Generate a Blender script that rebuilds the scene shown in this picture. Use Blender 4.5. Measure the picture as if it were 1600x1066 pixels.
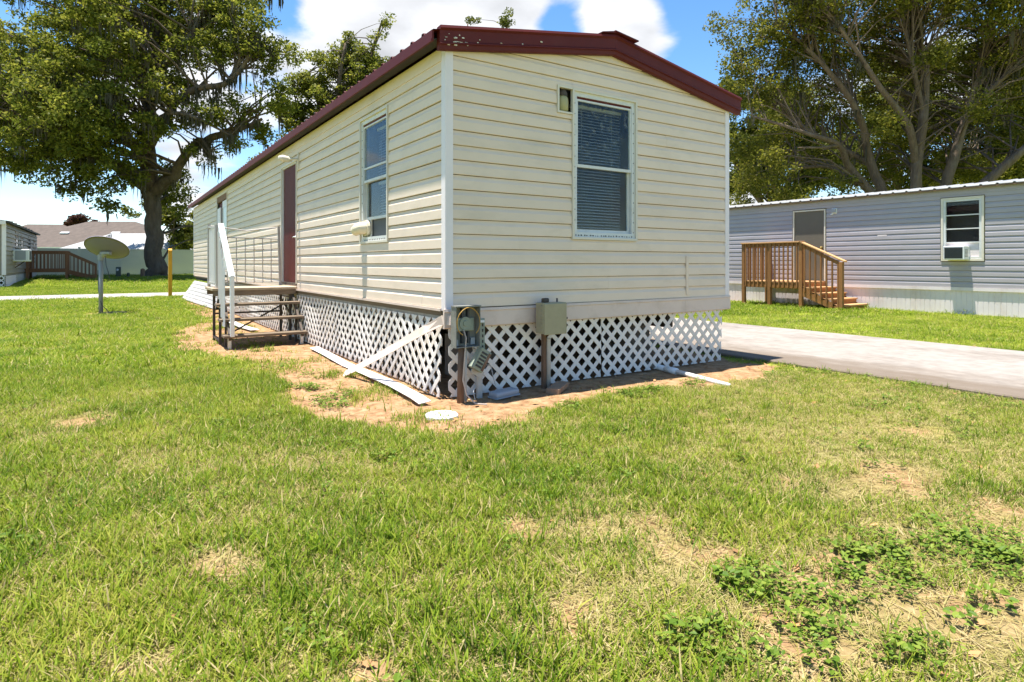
import bpy, bmesh, math, random
import numpy as np
from mathutils import Vector, Matrix
random.seed(7); RNG = np.random.default_rng(11)
for o in list(bpy.data.objects): bpy.data.objects.remove(o)
SC = bpy.context.scene
COL = SC.collection
rad = math.radians

# ---------------------------------------------------------------- camera, sky, sun, exposure
CAMP = (-2.379, -4.60, 1.15)
FW = (0.5517, 0.834); RT = (0.834, -0.5517)          # forward and right directions of the view on the ground
cam = bpy.data.cameras.new('camera'); camo = bpy.data.objects.new('camera', cam); COL.objects.link(camo)
camo.location = CAMP; camo.rotation_euler = (rad(90), 0, -math.atan2(FW[0], FW[1]))
cam.sensor_width = 36; cam.lens = 952.5 / 1600 * 36; cam.shift_y = -121 / 1600
cam.clip_start = 0.05; cam.clip_end = 2000
SC.camera = camo
SUN_EL = 80.0
SUN_DIR = Vector((-0.14, 0.085, 1.0)).normalized()   # towards the sun
sd = bpy.data.lights.new('sun', 'SUN'); so = bpy.data.objects.new('sun', sd); COL.objects.link(so)
sd.energy = 5.0; sd.angle = rad(0.53); sd.color = (1.0, 0.955, 0.88)
so.location = (0, 0, 60); so.rotation_euler = SUN_DIR.to_track_quat('Z', 'Y').to_euler()
SC.view_settings.view_transform = 'Standard'; SC.view_settings.look = 'None'
SC.view_settings.gamma = 1; SC.view_settings.use_curve_mapping = False
SC.view_settings.exposure = 1.30
SC.cycles.max_bounces = 5; SC.cycles.diffuse_bounces = 3; SC.cycles.glossy_bounces = 3; SC.cycles.transmission_bounces = 3; SC.cycles.transparent_max_bounces = 8
W = bpy.data.worlds.new('World'); SC.world = W; W.use_nodes = True
def build_world():
    nt = W.node_tree; N = nt.nodes; L = nt.links; N.clear()
    out = N.new('ShaderNodeOutputWorld'); bg = N.new('ShaderNodeBackground'); bg.inputs[1].default_value = 0.11
    sky = N.new('ShaderNodeTexSky'); sky.sky_type = 'NISHITA'; sky.sun_disc = False
    sky.sun_elevation = math.asin(SUN_DIR.z); sky.sun_rotation = math.atan2(SUN_DIR.x, SUN_DIR.y)
    sky.altitude = 800; sky.air_density = 1.0; sky.dust_density = 0.0; sky.ozone_density = 1.2
    tc = N.new('ShaderNodeTexCoord')
    def vm(op, a, b=None):
        n = N.new('ShaderNodeVectorMath'); n.operation = op; L.new(a, n.inputs[0])
        if b is not None:
            if isinstance(b, (tuple, list)): n.inputs[1].default_value = b
            else: L.new(b, n.inputs[1])
        return n
    def mt(op, a, b=None, clamp=False):
        n = N.new('ShaderNodeMath'); n.operation = op; n.use_clamp = clamp
        for i, v in enumerate((a, b)):
            if v is None: continue
            if isinstance(v, (int, float)): n.inputs[i].default_value = v
            else: L.new(v, n.inputs[i])
        return n.outputs[0]
    nrm = vm('NORMALIZE', tc.outputs['Generated']).outputs[0]
    sep = N.new('ShaderNodeSeparateXYZ'); L.new(nrm, sep.inputs[0])
    zz = mt('ADD', mt('MAXIMUM', sep.outputs[2], 0.0), 0.22)
    cmb = N.new('ShaderNodeCombineXYZ')
    L.new(mt('DIVIDE', sep.outputs[0], zz), cmb.inputs[0]); L.new(mt('DIVIDE', sep.outputs[1], zz), cmb.inputs[1])
    no = N.new('ShaderNodeTexNoise'); no.inputs['Scale'].default_value = 1.5; no.inputs['Detail'].default_value = 9
    no.inputs['Roughness'].default_value = 0.56; no.inputs['Distortion'].default_value = 0.25
    mp = N.new('ShaderNodeMapping'); mp.inputs['Location'].default_value = (3.7, 1.3, 0.0)
    L.new(cmb.outputs[0], mp.inputs[0]); L.new(mp.outputs[0], no.inputs['Vector'])
    dens = no.outputs[0]
    # cumulus heaps that stand in this part of the sky: (pixel-free) directions, sizes, strengths
    for (px, py, r, a) in CLOUDS:
        X = (px - 800) / 952.5; Z = (412 - py) / 952.5
        d = Vector((RT[0]*X + FW[0], RT[1]*X + FW[1], Z)).normalized()
        dist = vm('DISTANCE', nrm, tuple(d)).outputs['Value']
        g = mt('MULTIPLY', mt('POWER', 2.718, mt('MULTIPLY', mt('POWER', mt('DIVIDE', dist, r), 2.0), -1.0)), a)
        dens = mt('ADD', dens, g)
    cr = N.new('ShaderNodeMapRange'); cr.interpolation_type = 'SMOOTHSTEP'
    cr.inputs[1].default_value = 0.55; cr.inputs[2].default_value = 0.68
    L.new(dens, cr.inputs[0])
    # grey undersides and bright heaps
    n2 = N.new('ShaderNodeTexNoise'); n2.inputs['Scale'].default_value = 3.2; n2.inputs['Detail'].default_value = 6
    L.new(mp.outputs[0], n2.inputs['Vector'])
    rp = N.new('ShaderNodeMapRange'); rp.inputs[1].default_value = 0.3; rp.inputs[2].default_value = 0.7
    rp.inputs[3].default_value = 2.7; rp.inputs[4].default_value = 5.0
    L.new(n2.outputs[0], rp.inputs[0])
    cc = N.new('ShaderNodeCombineColor'); 
    L.new(mt('MULTIPLY', rp.outputs[0], 0.985), cc.inputs[0]); L.new(mt('MULTIPLY', rp.outputs[0], 0.995), cc.inputs[1]); L.new(mt('MULTIPLY', rp.outputs[0], 1.02), cc.inputs[2])
    mx = N.new('ShaderNodeMix'); mx.data_type = 'RGBA'
    hs = N.new('ShaderNodeHueSaturation'); hs.inputs['Hue'].default_value = .498; hs.inputs['Saturation'].default_value = 1.22; hs.inputs['Value'].default_value = .92; L.new(sky.outputs[0], hs.inputs['Color'])
    L.new(mt('MULTIPLY', cr.outputs[0], 0.96), mx.inputs[0]); L.new(hs.outputs[0], mx.inputs[6]); L.new(cc.outputs[0], mx.inputs[7])
    L.new(mx.outputs[2], bg.inputs[0]); L.new(bg.outputs[0], out.inputs[0])
CLOUDS = [(560, 20, 0.20, 0.24), (700, 20, 0.20, 0.22), (800, 30, 0.12, 0.2), (1000, 45, 0.14, 0.26), (1085, 60, 0.08, 0.12), (870, 40, 0.05, -0.45), (1110, 130, 0.09, -0.4), (1075, 5, 0.05, -0.3),
          (60, 268, 0.07, 0.12), (20, 325, 0.04, 0.10), (285, 320, 0.05, 0.2), (90, 310, 0.06, -0.3), (160, 290, .07, -.2), (440, 10, .05, -.3), (300, 180, .1, .15), (1150, 290, .05, .3)]
build_world()

# ---------------------------------------------------------------- helpers
LOC = {}
def tag(o, label=None, cat=None, group=None, kind=None):
    if label: o['label'] = label
    if cat: o['category'] = cat
    if group: o['group'] = group
    if kind: o['kind'] = kind
    return o
def thing(name, loc, label, cat, group=None):
    o = bpy.data.objects.new(name, None); COL.objects.link(o); o.location = loc; o.empty_display_size = 0.2
    LOC[o.name] = Vector(loc); return tag(o, label, cat, group)
class MB:
    def __init__(s): s.v = []; s.f = []
    def add(s, vs, fs):
        b = len(s.v); s.v += [tuple(v) for v in vs]; s.f += [tuple(i + b for i in f) for f in fs]; return s
    def hexa(s, c8):
        return s.add(c8, [(0,3,2,1),(4,5,6,7),(0,1,5,4),(1,2,6,5),(2,3,7,6),(3,0,4,7)])
    def box(s, x0, x1, y0, y1, z0, z1):
        return s.hexa([(x0,y0,z0),(x1,y0,z0),(x1,y1,z0),(x0,y1,z0),(x0,y0,z1),(x1,y0,z1),(x1,y1,z1),(x0,y1,z1)])
    def pbox(s, P, u0, u1, z0, z1, d0, d1):
        return s.hexa([P(u0,z0,d0),P(u1,z0,d0),P(u1,z0,d1),P(u0,z0,d1),P(u0,z1,d0),P(u1,z1,d0),P(u1,z1,d1),P(u0,z1,d1)])
    def beam(s, p0, p1, w, h, up=(0,0,1)):
        p0 = Vector(p0); p1 = Vector(p1); d = (p1 - p0).normalized(); up = Vector(up)
        a = d.cross(up)
        if a.length < 1e-4: a = d.cross(Vector((0,1,0)))
        a.normalize(); b = a.cross(d).normalized(); a = a*w/2; b = b*h/2
        return s.hexa([p0-a-b, p0+a-b, p1+a-b, p1-a-b, p0-a+b, p0+a+b, p1+a+b, p1-a+b])
    def obox(s, c, ax, ay, az):
        c = Vector(c); ax = Vector(ax); ay = Vector(ay); az = Vector(az)
        return s.hexa([c-ax-ay-az, c+ax-ay-az, c+ax+ay-az, c-ax+ay-az, c-ax-ay+az, c+ax-ay+az, c+ax+ay+az, c-ax+ay+az])
    def tube(s, pts, r, n=8, cap=True):
        pts = [Vector(p) for p in pts]
        if not isinstance(r, (list, tuple)): r = [r]*len(pts)
        vs = []; prev = None
        for i, p in enumerate(pts):
            t = (pts[min(i+1, len(pts)-1)] - pts[max(i-1, 0)]).normalized()
            if prev is None:
                a = t.orthogonal().normalized()
            else:
                a = prev - t*prev.dot(t)
                a = a.normalized() if a.length > 1e-5 else t.orthogonal().normalized()
            prev = a; b = t.cross(a)
            for k in range(n):
                q = 2*math.pi*k/n; vs.append(p + (a*math.cos(q) + b*math.sin(q))*r[i])
        fs = []
        for i in range(len(pts)-1):
            for k in range(n):
                k2 = (k+1) % n; fs.append((i*n+k, i*n+k2, (i+1)*n+k2, (i+1)*n+k))
        if cap: fs.append(tuple(range(n))[::-1]); fs.append(tuple((len(pts)-1)*n + k for k in range(n)))
        return s.add(vs, fs)
    def prism(s, poly, off):
        n = len(poly); off = Vector(off); vs = [Vector(p) for p in poly] + [Vector(p)+off for p in poly]
        fs = [tuple(range(n))[::-1], tuple(range(n, 2*n))] + [(i, (i+1) % n, n+(i+1) % n, n+i) for i in range(n)]
        return s.add(vs, fs)
    def build(s, name, mat, parent=None, bevel=0, smooth=False, seg=1, recalc=True):
        off = LOC.get(parent.name, Vector((0,0,0))) if parent else Vector((0,0,0))
        me = bpy.data.meshes.new(name)
        me.from_pydata([(v[0]-off.x, v[1]-off.y, v[2]-off.z) for v in s.v], [], s.f)
        if recalc and len(s.f) < 20000:
            bm = bmesh.new(); bm.from_mesh(me); bmesh.ops.recalc_face_normals(bm, faces=bm.faces); bm.to_mesh(me); bm.free()
        me.materials.append(mat)
        if smooth: me.polygons.foreach_set('use_smooth', [True]*len(me.polygons))
        o = bpy.data.objects.new(name, me); COL.objects.link(o)
        if parent: o.parent = parent; LOC[o.name] = off
        if bevel:
            m = o.modifiers.new('bevel', 'BEVEL'); m.width = bevel; m.segments = seg; m.limit_method = 'ANGLE'; m.angle_limit = rad(40)
        return o
def np_mesh(name, verts, faces, mat, parent=None, smooth=False, attr=None):
    """faces: (n,k) array; fast builder"""
    off = LOC.get(parent.name, Vector((0,0,0))) if parent else Vector((0,0,0))
    v = np.asarray(verts, np.float32) - np.array(off, np.float32); f = np.asarray(faces, np.int32)
    me = bpy.data.meshes.new(name); n, k = f.shape
    me.vertices.add(len(v)); me.vertices.foreach_set('co', v.ravel())
    me.loops.add(n*k); me.loops.foreach_set('vertex_index', f.ravel())
    me.polygons.add(n); me.polygons.foreach_set('loop_start', np.arange(0, n*k, k, dtype=np.int32))
    me.polygons.foreach_set('loop_total', np.full(n, k, np.int32))
    if smooth: me.polygons.foreach_set('use_smooth', np.ones(n, bool))
    me.update(calc_edges=True); me.validate()
    if attr:
        for an, data in attr.items():
            a = me.attributes.new(an, 'FLOAT', 'POINT'); a.data.foreach_set('value', np.asarray(data, np.float32))
    me.materials.append(mat)
    o = bpy.data.objects.new(name, me); COL.objects.link(o)
    if parent: o.parent = parent; LOC[o.name] = off
    return o

# value noise for lawn density and ground masks
_T = RNG.random((256, 256))
def vnoise(x, y, s, ox=0.0, oy=0.0):
    x = np.asarray(x)*s + ox + 1000; y = np.asarray(y)*s + oy + 1000
    xi = np.floor(x).astype(int); yi = np.floor(y).astype(int); fx = x - xi; fy = y - yi
    fx = fx*fx*(3-2*fx); fy = fy*fy*(3-2*fy)
    g = lambda a, b: _T[a & 255, b & 255]
    return (g(xi,yi)*(1-fx)+g(xi+1,yi)*fx)*(1-fy) + (g(xi,yi+1)*(1-fx)+g(xi+1,yi+1)*fx)*fy
def fbm(x, y, s, o=4, ox=0.0):
    r = 0; a = .5; t = 0
    for i in range(o):
        r = r + a*vnoise(x, y, s, ox+17.3*i, 9.1*i); t += a; a *= .5; s *= 2.03
    return r/t
def sstep(a, b, x):
    t = np.clip((x-a)/(b-a), 0, 1); return t*t*(3-2*t)
def in_poly(x, y, poly):
    c = np.zeros(np.shape(x), bool); n = len(poly)
    for i in range(n):
        x0, y0 = poly[i]; x1, y1 = poly[(i+1) % n]
        if y0 == y1: continue
        c ^= ((y0 > y) != (y1 > y)) & (x < (x1-x0)*(y-y0)/(y1-y0) + x0)
    return c

# ---------------------------------------------------------------- materials
MATS = {}
def M(name, col, rough=.6, var=.12, scale=5.0, bump=0.0, bscale=60.0, metal=0.0, spec=.4, stretch=(1,1,1),
      dirt=None, objvar=0.0, island=0.0, trans=0.0, edgewear=None):
    """col: base colour; var: brightness variation by noise; dirt: (colour, amount, scale, stretch)"""
    m = bpy.data.materials.new(name); m.use_nodes = True; nt = m.node_tree; N = nt.nodes; L = nt.links
    b = N['Principled BSDF']; b.inputs['Roughness'].default_value = rough; b.inputs['Metallic'].default_value = metal
    b.inputs['Specular IOR Level'].default_value = spec
    tc = N.new('ShaderNodeTexCoord'); mp = N.new('ShaderNodeMapping'); mp.inputs['Scale'].default_value = stretch
    L.new(tc.outputs['Object'], mp.inputs[0])
    def noise(sc, det=5, vec=None, rough_=.6):
        n = N.new('ShaderNodeTexNoise'); n.inputs['Scale'].default_value = sc; n.inputs['Detail'].default_value = det
        n.inputs['Roughness'].default_value = rough_; L.new(vec or mp.outputs[0], n.inputs['Vector']); return n.outputs[0]
    def mr(a, i0, i1, o0, o1):
        n = N.new('ShaderNodeMapRange'); n.inputs[1].default_value = i0; n.inputs[2].default_value = i1
        n.inputs[3].default_value = o0; n.inputs[4].default_value = o1; L.new(a, n.inputs[0]); return n.outputs[0]
    def mul(a, bb):
        n = N.new('ShaderNodeMath'); n.operation = 'MULTIPLY'; L.new(a, n.inputs[0])
        if isinstance(bb, (int, float)): n.inputs[1].default_value = bb
        else: L.new(bb, n.inputs[1])
        return n.outputs[0]
    f = mr(noise(scale), .25, .75, 1-var, 1+var)
    if objvar:
        oi = N.new('ShaderNodeObjectInfo'); f = mul(f, mr(oi.outputs['Random'], 0, 1, 1-objvar, 1+objvar))
    if island:
        gi = N.new('ShaderNodeNewGeometry'); f = mul(f, mr(gi.outputs['Random Per Island'], 0, 1, 1-island, 1+island))
    vmul = N.new('ShaderNodeVectorMath'); vmul.operation = 'SCALE'; vmul.inputs[0].default_value = col[:3]
    L.new(f, vmul.inputs['Scale']); c = vmul.outputs[0]
    if dirt:
        dc, da, ds, dst = dirt
        mp2 = N.new('ShaderNodeMapping'); mp2.inputs['Scale'].default_value = dst; L.new(tc.outputs['Object'], mp2.inputs[0])
        fac = mr(noise(ds, 7, mp2.outputs[0], .68), .5, .78, 0, da)
        cl = N.new('ShaderNodeClamp'); L.new(fac, cl.inputs[0])
        mx = N.new('ShaderNodeMix'); mx.data_type = 'RGBA'; L.new(cl.outputs[0], mx.inputs[0]); L.new(c, mx.inputs[6])
        mx.inputs[7].default_value = (*dc, 1); c = mx.outputs[2]
    L.new(c, b.inputs['Base Color'])
    if bump:
        bp = N.new('ShaderNodeBump'); bp.inputs['Strength'].default_value = bump; bp.inputs['Distance'].default_value = 0.01
        L.new(noise(bscale, 6), bp.inputs['Height']); L.new(bp.outputs[0], b.inputs['Normal'])
    if trans:
        tr = N.new('ShaderNodeBsdfTranslucent'); L.new(c, tr.inputs[0]); ms = N.new('ShaderNodeMixShader'); ms.inputs[0].default_value = trans
        L.new(b.outputs[0], ms.inputs[1]); L.new(tr.outputs[0], ms.inputs[2]); L.new(ms.outputs[0], N['Material Output'].inputs[0])
    MATS[name] = m; return m
def glass(name, tint=(.9,.95,.95), haze=0.06):
    m = bpy.data.materials.new(name); m.use_nodes = True; nt = m.node_tree; N = nt.nodes; L = nt.links; N.remove(N['Principled BSDF'])
    tr = N.new('ShaderNodeBsdfTransparent'); tr.inputs[0].default_value = (*tint, 1)
    gl = N.new('ShaderNodeBsdfGlossy'); gl.inputs['Roughness'].default_value = 0.02
    lw_ = N.new('ShaderNodeLayerWeight'); lw_.inputs[0].default_value = .5; pw = N.new('ShaderNodeMath'); pw.operation = 'POWER'; pw.inputs[1].default_value = 3.5; L.new(lw_.outputs['Facing'], pw.inputs[0])
    fr = N.new('ShaderNodeMath'); fr.operation = 'MULTIPLY_ADD'; fr.inputs[1].default_value = .36; fr.inputs[2].default_value = .02; L.new(pw.outputs[0], fr.inputs[0])
    m1 = N.new('ShaderNodeMixShader'); L.new(fr.outputs[0], m1.inputs[0]); L.new(tr.outputs[0], m1.inputs[1]); L.new(gl.outputs[0], m1.inputs[2])
    df = N.new('ShaderNodeBsdfDiffuse'); df.inputs[0].default_value = (.6,.62,.6,1)
    tc = N.new('ShaderNodeTexCoord'); no = N.new('ShaderNodeTexNoise'); no.inputs['Scale'].default_value = 22; no.inputs['Detail'].default_value = 8
    L.new(tc.outputs['Object'], no.inputs['Vector'])
    mr = N.new('ShaderNodeMapRange'); mr.inputs[1].default_value = .52; mr.inputs[2].default_value = .72; mr.inputs[3].default_value = haze*.35; mr.inputs[4].default_value = haze*4
    L.new(no.outputs[0], mr.inputs[0])
    m2 = N.new('ShaderNodeMixShader'); L.new(mr.outputs[0], m2.inputs[0]); L.new(m1.outputs[0], m2.inputs[1]); L.new(df.outputs[0], m2.inputs[2])
    L.new(m2.outputs[0], N['Material Output'].inputs[0]); return m
mVinyl = M('cream_vinyl', (.73,.597,.475), .48, .04, 2.5, .06, 25, spec=.25, objvar=.03, dirt=((.44,.37,.27), .36, 1.6, (1,1,3.5)))
mVinylG = M('grey_vinyl', (.37,.34,.36), .45, .05, 2.0, .05, 25, objvar=.02, dirt=((.28,.28,.28), .25, 1.5, (1,1,3)))
mVinylT = M('taupe_vinyl', (.27,.22,.17), .5, .06, 2.0, dirt=((.25,.22,.18), .3, 1.5, (1,1,3)))
mWhiteVinyl = M('white_vinyl', (.76,.685,.68), .4, .03, 4, objvar=.02, dirt=((.5,.47,.4), .3, 2.2, (1,1,.6)))
mPinkTrim = M('faded_beige_trim', (.66,.53,.445), .55, .06, 4, .1, 30, dirt=((.35,.24,.16), .45, 3, (1,1,1.5)))
mCore = M('wall_core', (.16,.12,.08), .9, .1, 3)  # dark tone, bared in the siding slots, stands in for lap shadow lines
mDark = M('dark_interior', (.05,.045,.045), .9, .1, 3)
mRoofRed = M('maroon_metal', (.098,.013,.011), .55, .12, 5, .05, 30, spec=.22, dirt=((.12,.032,.027), .5, 4, (1,1,2)))
mDoorRed = M('maroon_door', (.095,.016,.013), .6, .08, 4, .05, 60, spec=.2, dirt=((.13,.035,.028), .35, 3, (1,1,.5)))
mAlu = M('mill_aluminium', (.55,.56,.56), .38, .1, 6, metal=.75, dirt=((.35,.34,.3), .3, 6, (1,1,1)))
mAluPaint = M('weathered_white_aluminium', (.62,.62,.60), .45, .06, 6, dirt=((.35,.3,.24), .35, 8, (1,1,1)))
mTrimCream = M('cream_trim', (.66,.60,.50), .5, .05, 5, dirt=((.4,.33,.25), .35, 5, (1,1,1)))
mHole = M('screw_hole', (.05,.04,.035), .8, .1)
mGlass = glass('window_glass', haze=.022); mGlassClear = glass('clean_glass', haze=.006)
mBlind = M('blind_slat', (.34,.31,.30), .5, .08, 8)
mBlindDark = M('window_screen', (.10,.105,.11), .8, .1, 8)
mLath = M('white_plastic_lattice', (.72,.675,.625), .5, .05, 5, .05, 50, objvar=.03, dirt=((.45,.32,.22), .35, 3.5, (1,1,1)))
mWood = M('weathered_step_wood', (.20,.145,.095), .85, .28, 5, .5, 30, stretch=(1.2,9,9), objvar=.15, dirt=((.09,.075,.06), .7, 4, (1,5,5)))
mWoodTop = M('pale_step_board', (.46,.36,.25), .85, .2, 5, .4, 30, stretch=(1.2,9,9), objvar=.06, dirt=((.2,.15,.1), .6, 5, (1,5,5)))
mSteel = M('dark_step_steel', (.075,.058,.045), .7, .25, 12, .2, 60, dirt=((.2,.1,.05), .5, 9, (1,1,1)))
mRailWhite = M('white_rail_paint', (.78,.78,.78), .4, .04, 5, dirt=((.5,.45,.38), .3, 6, (1,1,1)))
mRailGrey = M('grey_rail_metal', (.40,.375,.345), .5, .1, 10)
mDeck = M('stained_deck_wood', (.28,.125,.038), .7, .18, 4, .3, 25, stretch=(6,6,1), objvar=.14, dirt=((.15,.06,.02), .5, 4, (5,5,.8)))
mDeckTop = M('worn_deck_board', (.50,.265,.115), .75, .15, 4, .3, 25, objvar=.1)
mDeckDark = M('brown_deck_wood', (.23,.095,.034), .7, .2, 4, .3, 25, stretch=(6,6,1), objvar=.12)
mGreyDoor = M('taupe_door', (.135,.118,.088), .55, .05, 3)
mSkirt = M('white_ribbed_skirting', (.72,.64,.645), .5, .05, 3, objvar=.03, dirt=((.48,.34,.25), .5, 1.3, (1.5,1.5,.8)))
mGalv = M('galvanised_roof', (.46,.45,.43), .4, .12, 3, metal=.2, dirt=((.3,.24,.18), .6, 2.5, (1,1,1)))
mPlasticW = M('white_plastic', (.74,.74,.73), .4, .03, 6)
mPlasticDk = M('dark_grille', (.045,.05,.05), .6, .1, 20)
mPVC = M('pvc_pipe', (.78,.77,.74), .35, .05, 6, dirt=((.4,.28,.18), .5, 7, (1,1,1)))
mBoxBeige = M('khaki_enamel', (.335,.295,.185), .5, .07, 7, .05, 40, dirt=((.14,.12,.08), .4, 5, (1,1,1)))
mBoxGrey = M('grey_enamel', (.20,.20,.175), .55, .14, 9, .1, 40, dirt=((.09,.06,.04), .6, 8, (1,1,1)))
mBoxGreen = M('green_grey_board', (.25,.285,.225), .55, .12, 9, dirt=((.10,.08,.05), .5, 8, (1,1,1)))
mCoverGrey = M('blue_grey_cover', (.33,.345,.37), .45, .06, 8, dirt=((.3,.2,.12), .3, 8, (1,1,1)))
mWire = M('yellow_wire', (.42,.24,.05), .5, .2, 12); mWireD = M('dark_wire', (.04,.04,.045), .5, .1); mWireW = M('pale_cable', (.45,.37,.31), .5, .1)
mRust = M('rusty_post', (.15,.085,.05), .85, .3, 14, .4, 60, stretch=(1,1,.3), dirt=((.25,.22,.18), .6, 8, (1,1,.3)))
mPostGrey = M('grey_conduit', (.45,.43,.39), .6, .1, 8)
mDish = M('dish_grey_olive', (.155,.145,.185), .5, .08, 3, dirt=((.17,.16,.13), .35, 4, (1,1,1)))
mPole = M('galvanised_pole', (.26,.27,.27), .5, .12, 9)
mYellow = M('yellow_paint', (.62,.31,.015), .6, .1, 5, dirt=((.4,.17,.02), .45, 6, (2,2,.6)))
mConc = M('concrete', (.265,.235,.205), .9, .22, 7, .7, 45, dirt=((.12,.092,.068), .9, 1.3, (1.0,.5,1)))
mRoad = M('street_concrete', (.31,.28,.25), .9, .12, .6, .3, 40, dirt=((.28,.25,.22), .5, .4, (1,1,1)))
mFence = M('sage_vinyl_fence', (.68,.65,.52), .5, .04, 1.2, objvar=.02, dirt=((.42,.40,.32), .3, .6, (1,1,2)))
mShingle = M('brown_shingle', (.10,.078,.064), .95, .22, 2.2, .5, 18, dirt=((.06,.047,.04), .6, 3.5, (1,1,2.5)))
mShingleP = M('pale_grey_metal_roof', (.33,.325,.32), .5, .06, 1.5, dirt=((.38,.37,.36), .4, 2, (1,1,1)))
mStucco = M('cream_stucco', (.58,.53,.44), .9, .06, 2)
mBark = M('oak_bark', (.12,.085,.058), .95, .35, 3.5, 1.0, 12, stretch=(1.6,1.6,.45), dirt=((.20,.175,.135), .6, 2.2, (1,1,.5)))
mBarkR = M('pale_oak_bark', (.15,.105,.072), .95, .4, 3.5, 1.0, 12, stretch=(1.6,1.6,.45), dirt=((.24,.195,.15), .7, 2.2, (1,1,.6)))
mSoilDark = M('mulch', (.11,.07,.045), .95, .3, 14, .6, 50)
mLeafDry = M('dry_leaf', (.30,.155,.06), .8, .1, 8, island=.45)
mLidW = M('white_lid', (.72,.72,.71), .45, .05, 12, dirt=((.4,.3,.22), .45, 9, (1,1,1)))
mWoodBlock = M('split_wood', (.29,.18,.11), .85, .25, 9, .5, 40, stretch=(1,1,1))
mPed = M('green_black_pedestal', (.03,.045,.035), .5, .1, 5)
mStoneFlat = M('brown_stepping_stone', (.22,.14,.09), .9, .2, 10, .4, 30)
mSpeck = M('pale_scrap', (.65,.6,.52), .8, .2, 10)

for m_ in (mBark, mBarkR):
    for n_ in m_.node_tree.nodes:
        if n_.type == 'BUMP': n_.inputs['Distance'].default_value = .09
def leaf_mat(name, c0, c1, c2, tr=.35, rough=.5, patch=0.0):
    m = bpy.data.materials.new(name); m.use_nodes = True; nt = m.node_tree; N = nt.nodes; L = nt.links
    b = N['Principled BSDF']; b.inputs['Roughness'].default_value = rough; b.inputs['Specular IOR Level'].default_value = .15
    g = N.new('ShaderNodeNewGeometry'); oi = N.new('ShaderNodeObjectInfo')
    ad = N.new('ShaderNodeMath'); ad.operation = 'ADD'; L.new(g.outputs['Random Per Island'], ad.inputs[0]); L.new(oi.outputs['Random'], ad.inputs[1])
    fr = N.new('ShaderNodeMath'); fr.operation = 'FRACT'; L.new(ad.outputs[0], fr.inputs[0])
    r = N.new('ShaderNodeValToRGB'); e = r.color_ramp.elements; e[0].color = (*c0, 1); e[1].color = (*c2, 1)
    k = e.new(.55); k.color = (*c1, 1); L.new(fr.outputs[0], r.inputs[0])
    if patch:                                   # lawn patches: clumps of the same grass share a tone
        no = N.new('ShaderNodeTexNoise'); no.inputs['Scale'].default_value = 1.1; no.inputs['Detail'].default_value = 4; L.new(oi.outputs['Location'], no.inputs['Vector'])
        mr = N.new('ShaderNodeMapRange'); mr.inputs[1].default_value = .32; mr.inputs[2].default_value = .68; mr.inputs[3].default_value = -patch; mr.inputs[4].default_value = patch; L.new(no.outputs[0], mr.inputs[0])
        sm = N.new('ShaderNodeMath'); sm.operation = 'MULTIPLY_ADD'; sm.inputs[1].default_value = .85; sm.use_clamp = True; L.new(fr.outputs[0], sm.inputs[0]); L.new(mr.outputs[0], sm.inputs[2]); L.new(sm.outputs[0], r.inputs[0])
    L.new(r.outputs[0], b.inputs['Base Color'])
    t = N.new('ShaderNodeBsdfTranslucent'); L.new(r.outputs[0], t.inputs[0]); ms = N.new('ShaderNodeMixShader'); ms.inputs[0].default_value = tr
    L.new(b.outputs[0], ms.inputs[1]); L.new(t.outputs[0], ms.inputs[2]); L.new(ms.outputs[0], N['Material Output'].inputs[0])
    return m
mLeafOak = leaf_mat('oak_leaf', (.085,.108,.013), (.170,.190,.024), (.300,.285,.050), .55)
mLeafOakR = leaf_mat('oak_leaf_olive', (.075,.088,.010), (.145,.150,.018), (.260,.230,.034), .52)
mLeafFar = leaf_mat('far_leaf', (.058,.075,.011), (.11,.126,.018), (.19,.185,.03), .5)
mLeafRed = leaf_mat('plum_leaf', (.05,.02,.02), (.08,.035,.025), (.10,.06,.03))
mMoss = leaf_mat('spanish_moss', (.065,.058,.04), (.105,.093,.066), (.16,.143,.10), .35, .9)
mGrass = leaf_mat('grass_blade', (.075,.150,.008), (.225,.300,.018), (.40,.39,.068), .42, .6, .30)
mGrassDry = leaf_mat('straw_blade', (.25,.215,.055), (.37,.31,.115), (.48,.38,.20), .25, .7)
mWeed = leaf_mat('weed_leaf', (.075,.14,.012), (.140,.21,.022), (.25,.30,.05), .3, .5)

# ---------------------------------------------------------------- ground, driveway, street
HX, HY = 3.70, 18.2
DIRT = [(0.3,18.6),(-0.35,17.6),(-0.63,14.14),(-0.78,9.24),(-1.55,6.45),(-1.62,4.73),(-1.35,3.44),(-1.02,2.79),(-.98,1.85),(-1.13,.89),(-1.16,-.01),(-.9,-.36),(-.64,-.72),(-.24,-.9),
        (.11,-.84),(.52,-.74),(1.14,-.64),(1.88,-.68),(2.39,-.86),(3.17,-.86),(3.72,-.7),(3.95,.2),(3.97,18.6)]
BARE = [(-.29,-3.45,.2),(-.14,-3.72,.24),(0,-3.37,.16),(.63,-2.7,.15),(1.0,-3.05,.2),(-.43,-2.96,.2),(-.38,-2.75,.17),(-.63,-2.58,.13),(-.89,-2.44,.13),(-2.03,-2.05,.17),(-.62,-3.55,.17),(.05,-3.85,.25),
        (.98,-3.6,.25),(-2.53,.8,.25),(-3.03,5.7,.25),(-2.67,4.47,.2),(1.25,-3.0,.22),(-2.33,-2.54,.1),(-1.79,-2.95,.14),(.75,-3.95,.3),(-1.1,-3.05,.12),(-2.4,12.25,.45),(-2.2,12.2,.4),(.1,-4.2,.2),
        (2.2,-2.6,.25),(3.4,-3.6,.5),(-3.4,-1.6,.3),(14.0,7.3,.8),(13.2,8.5,.9),(11.8,8.4,.7)]
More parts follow.
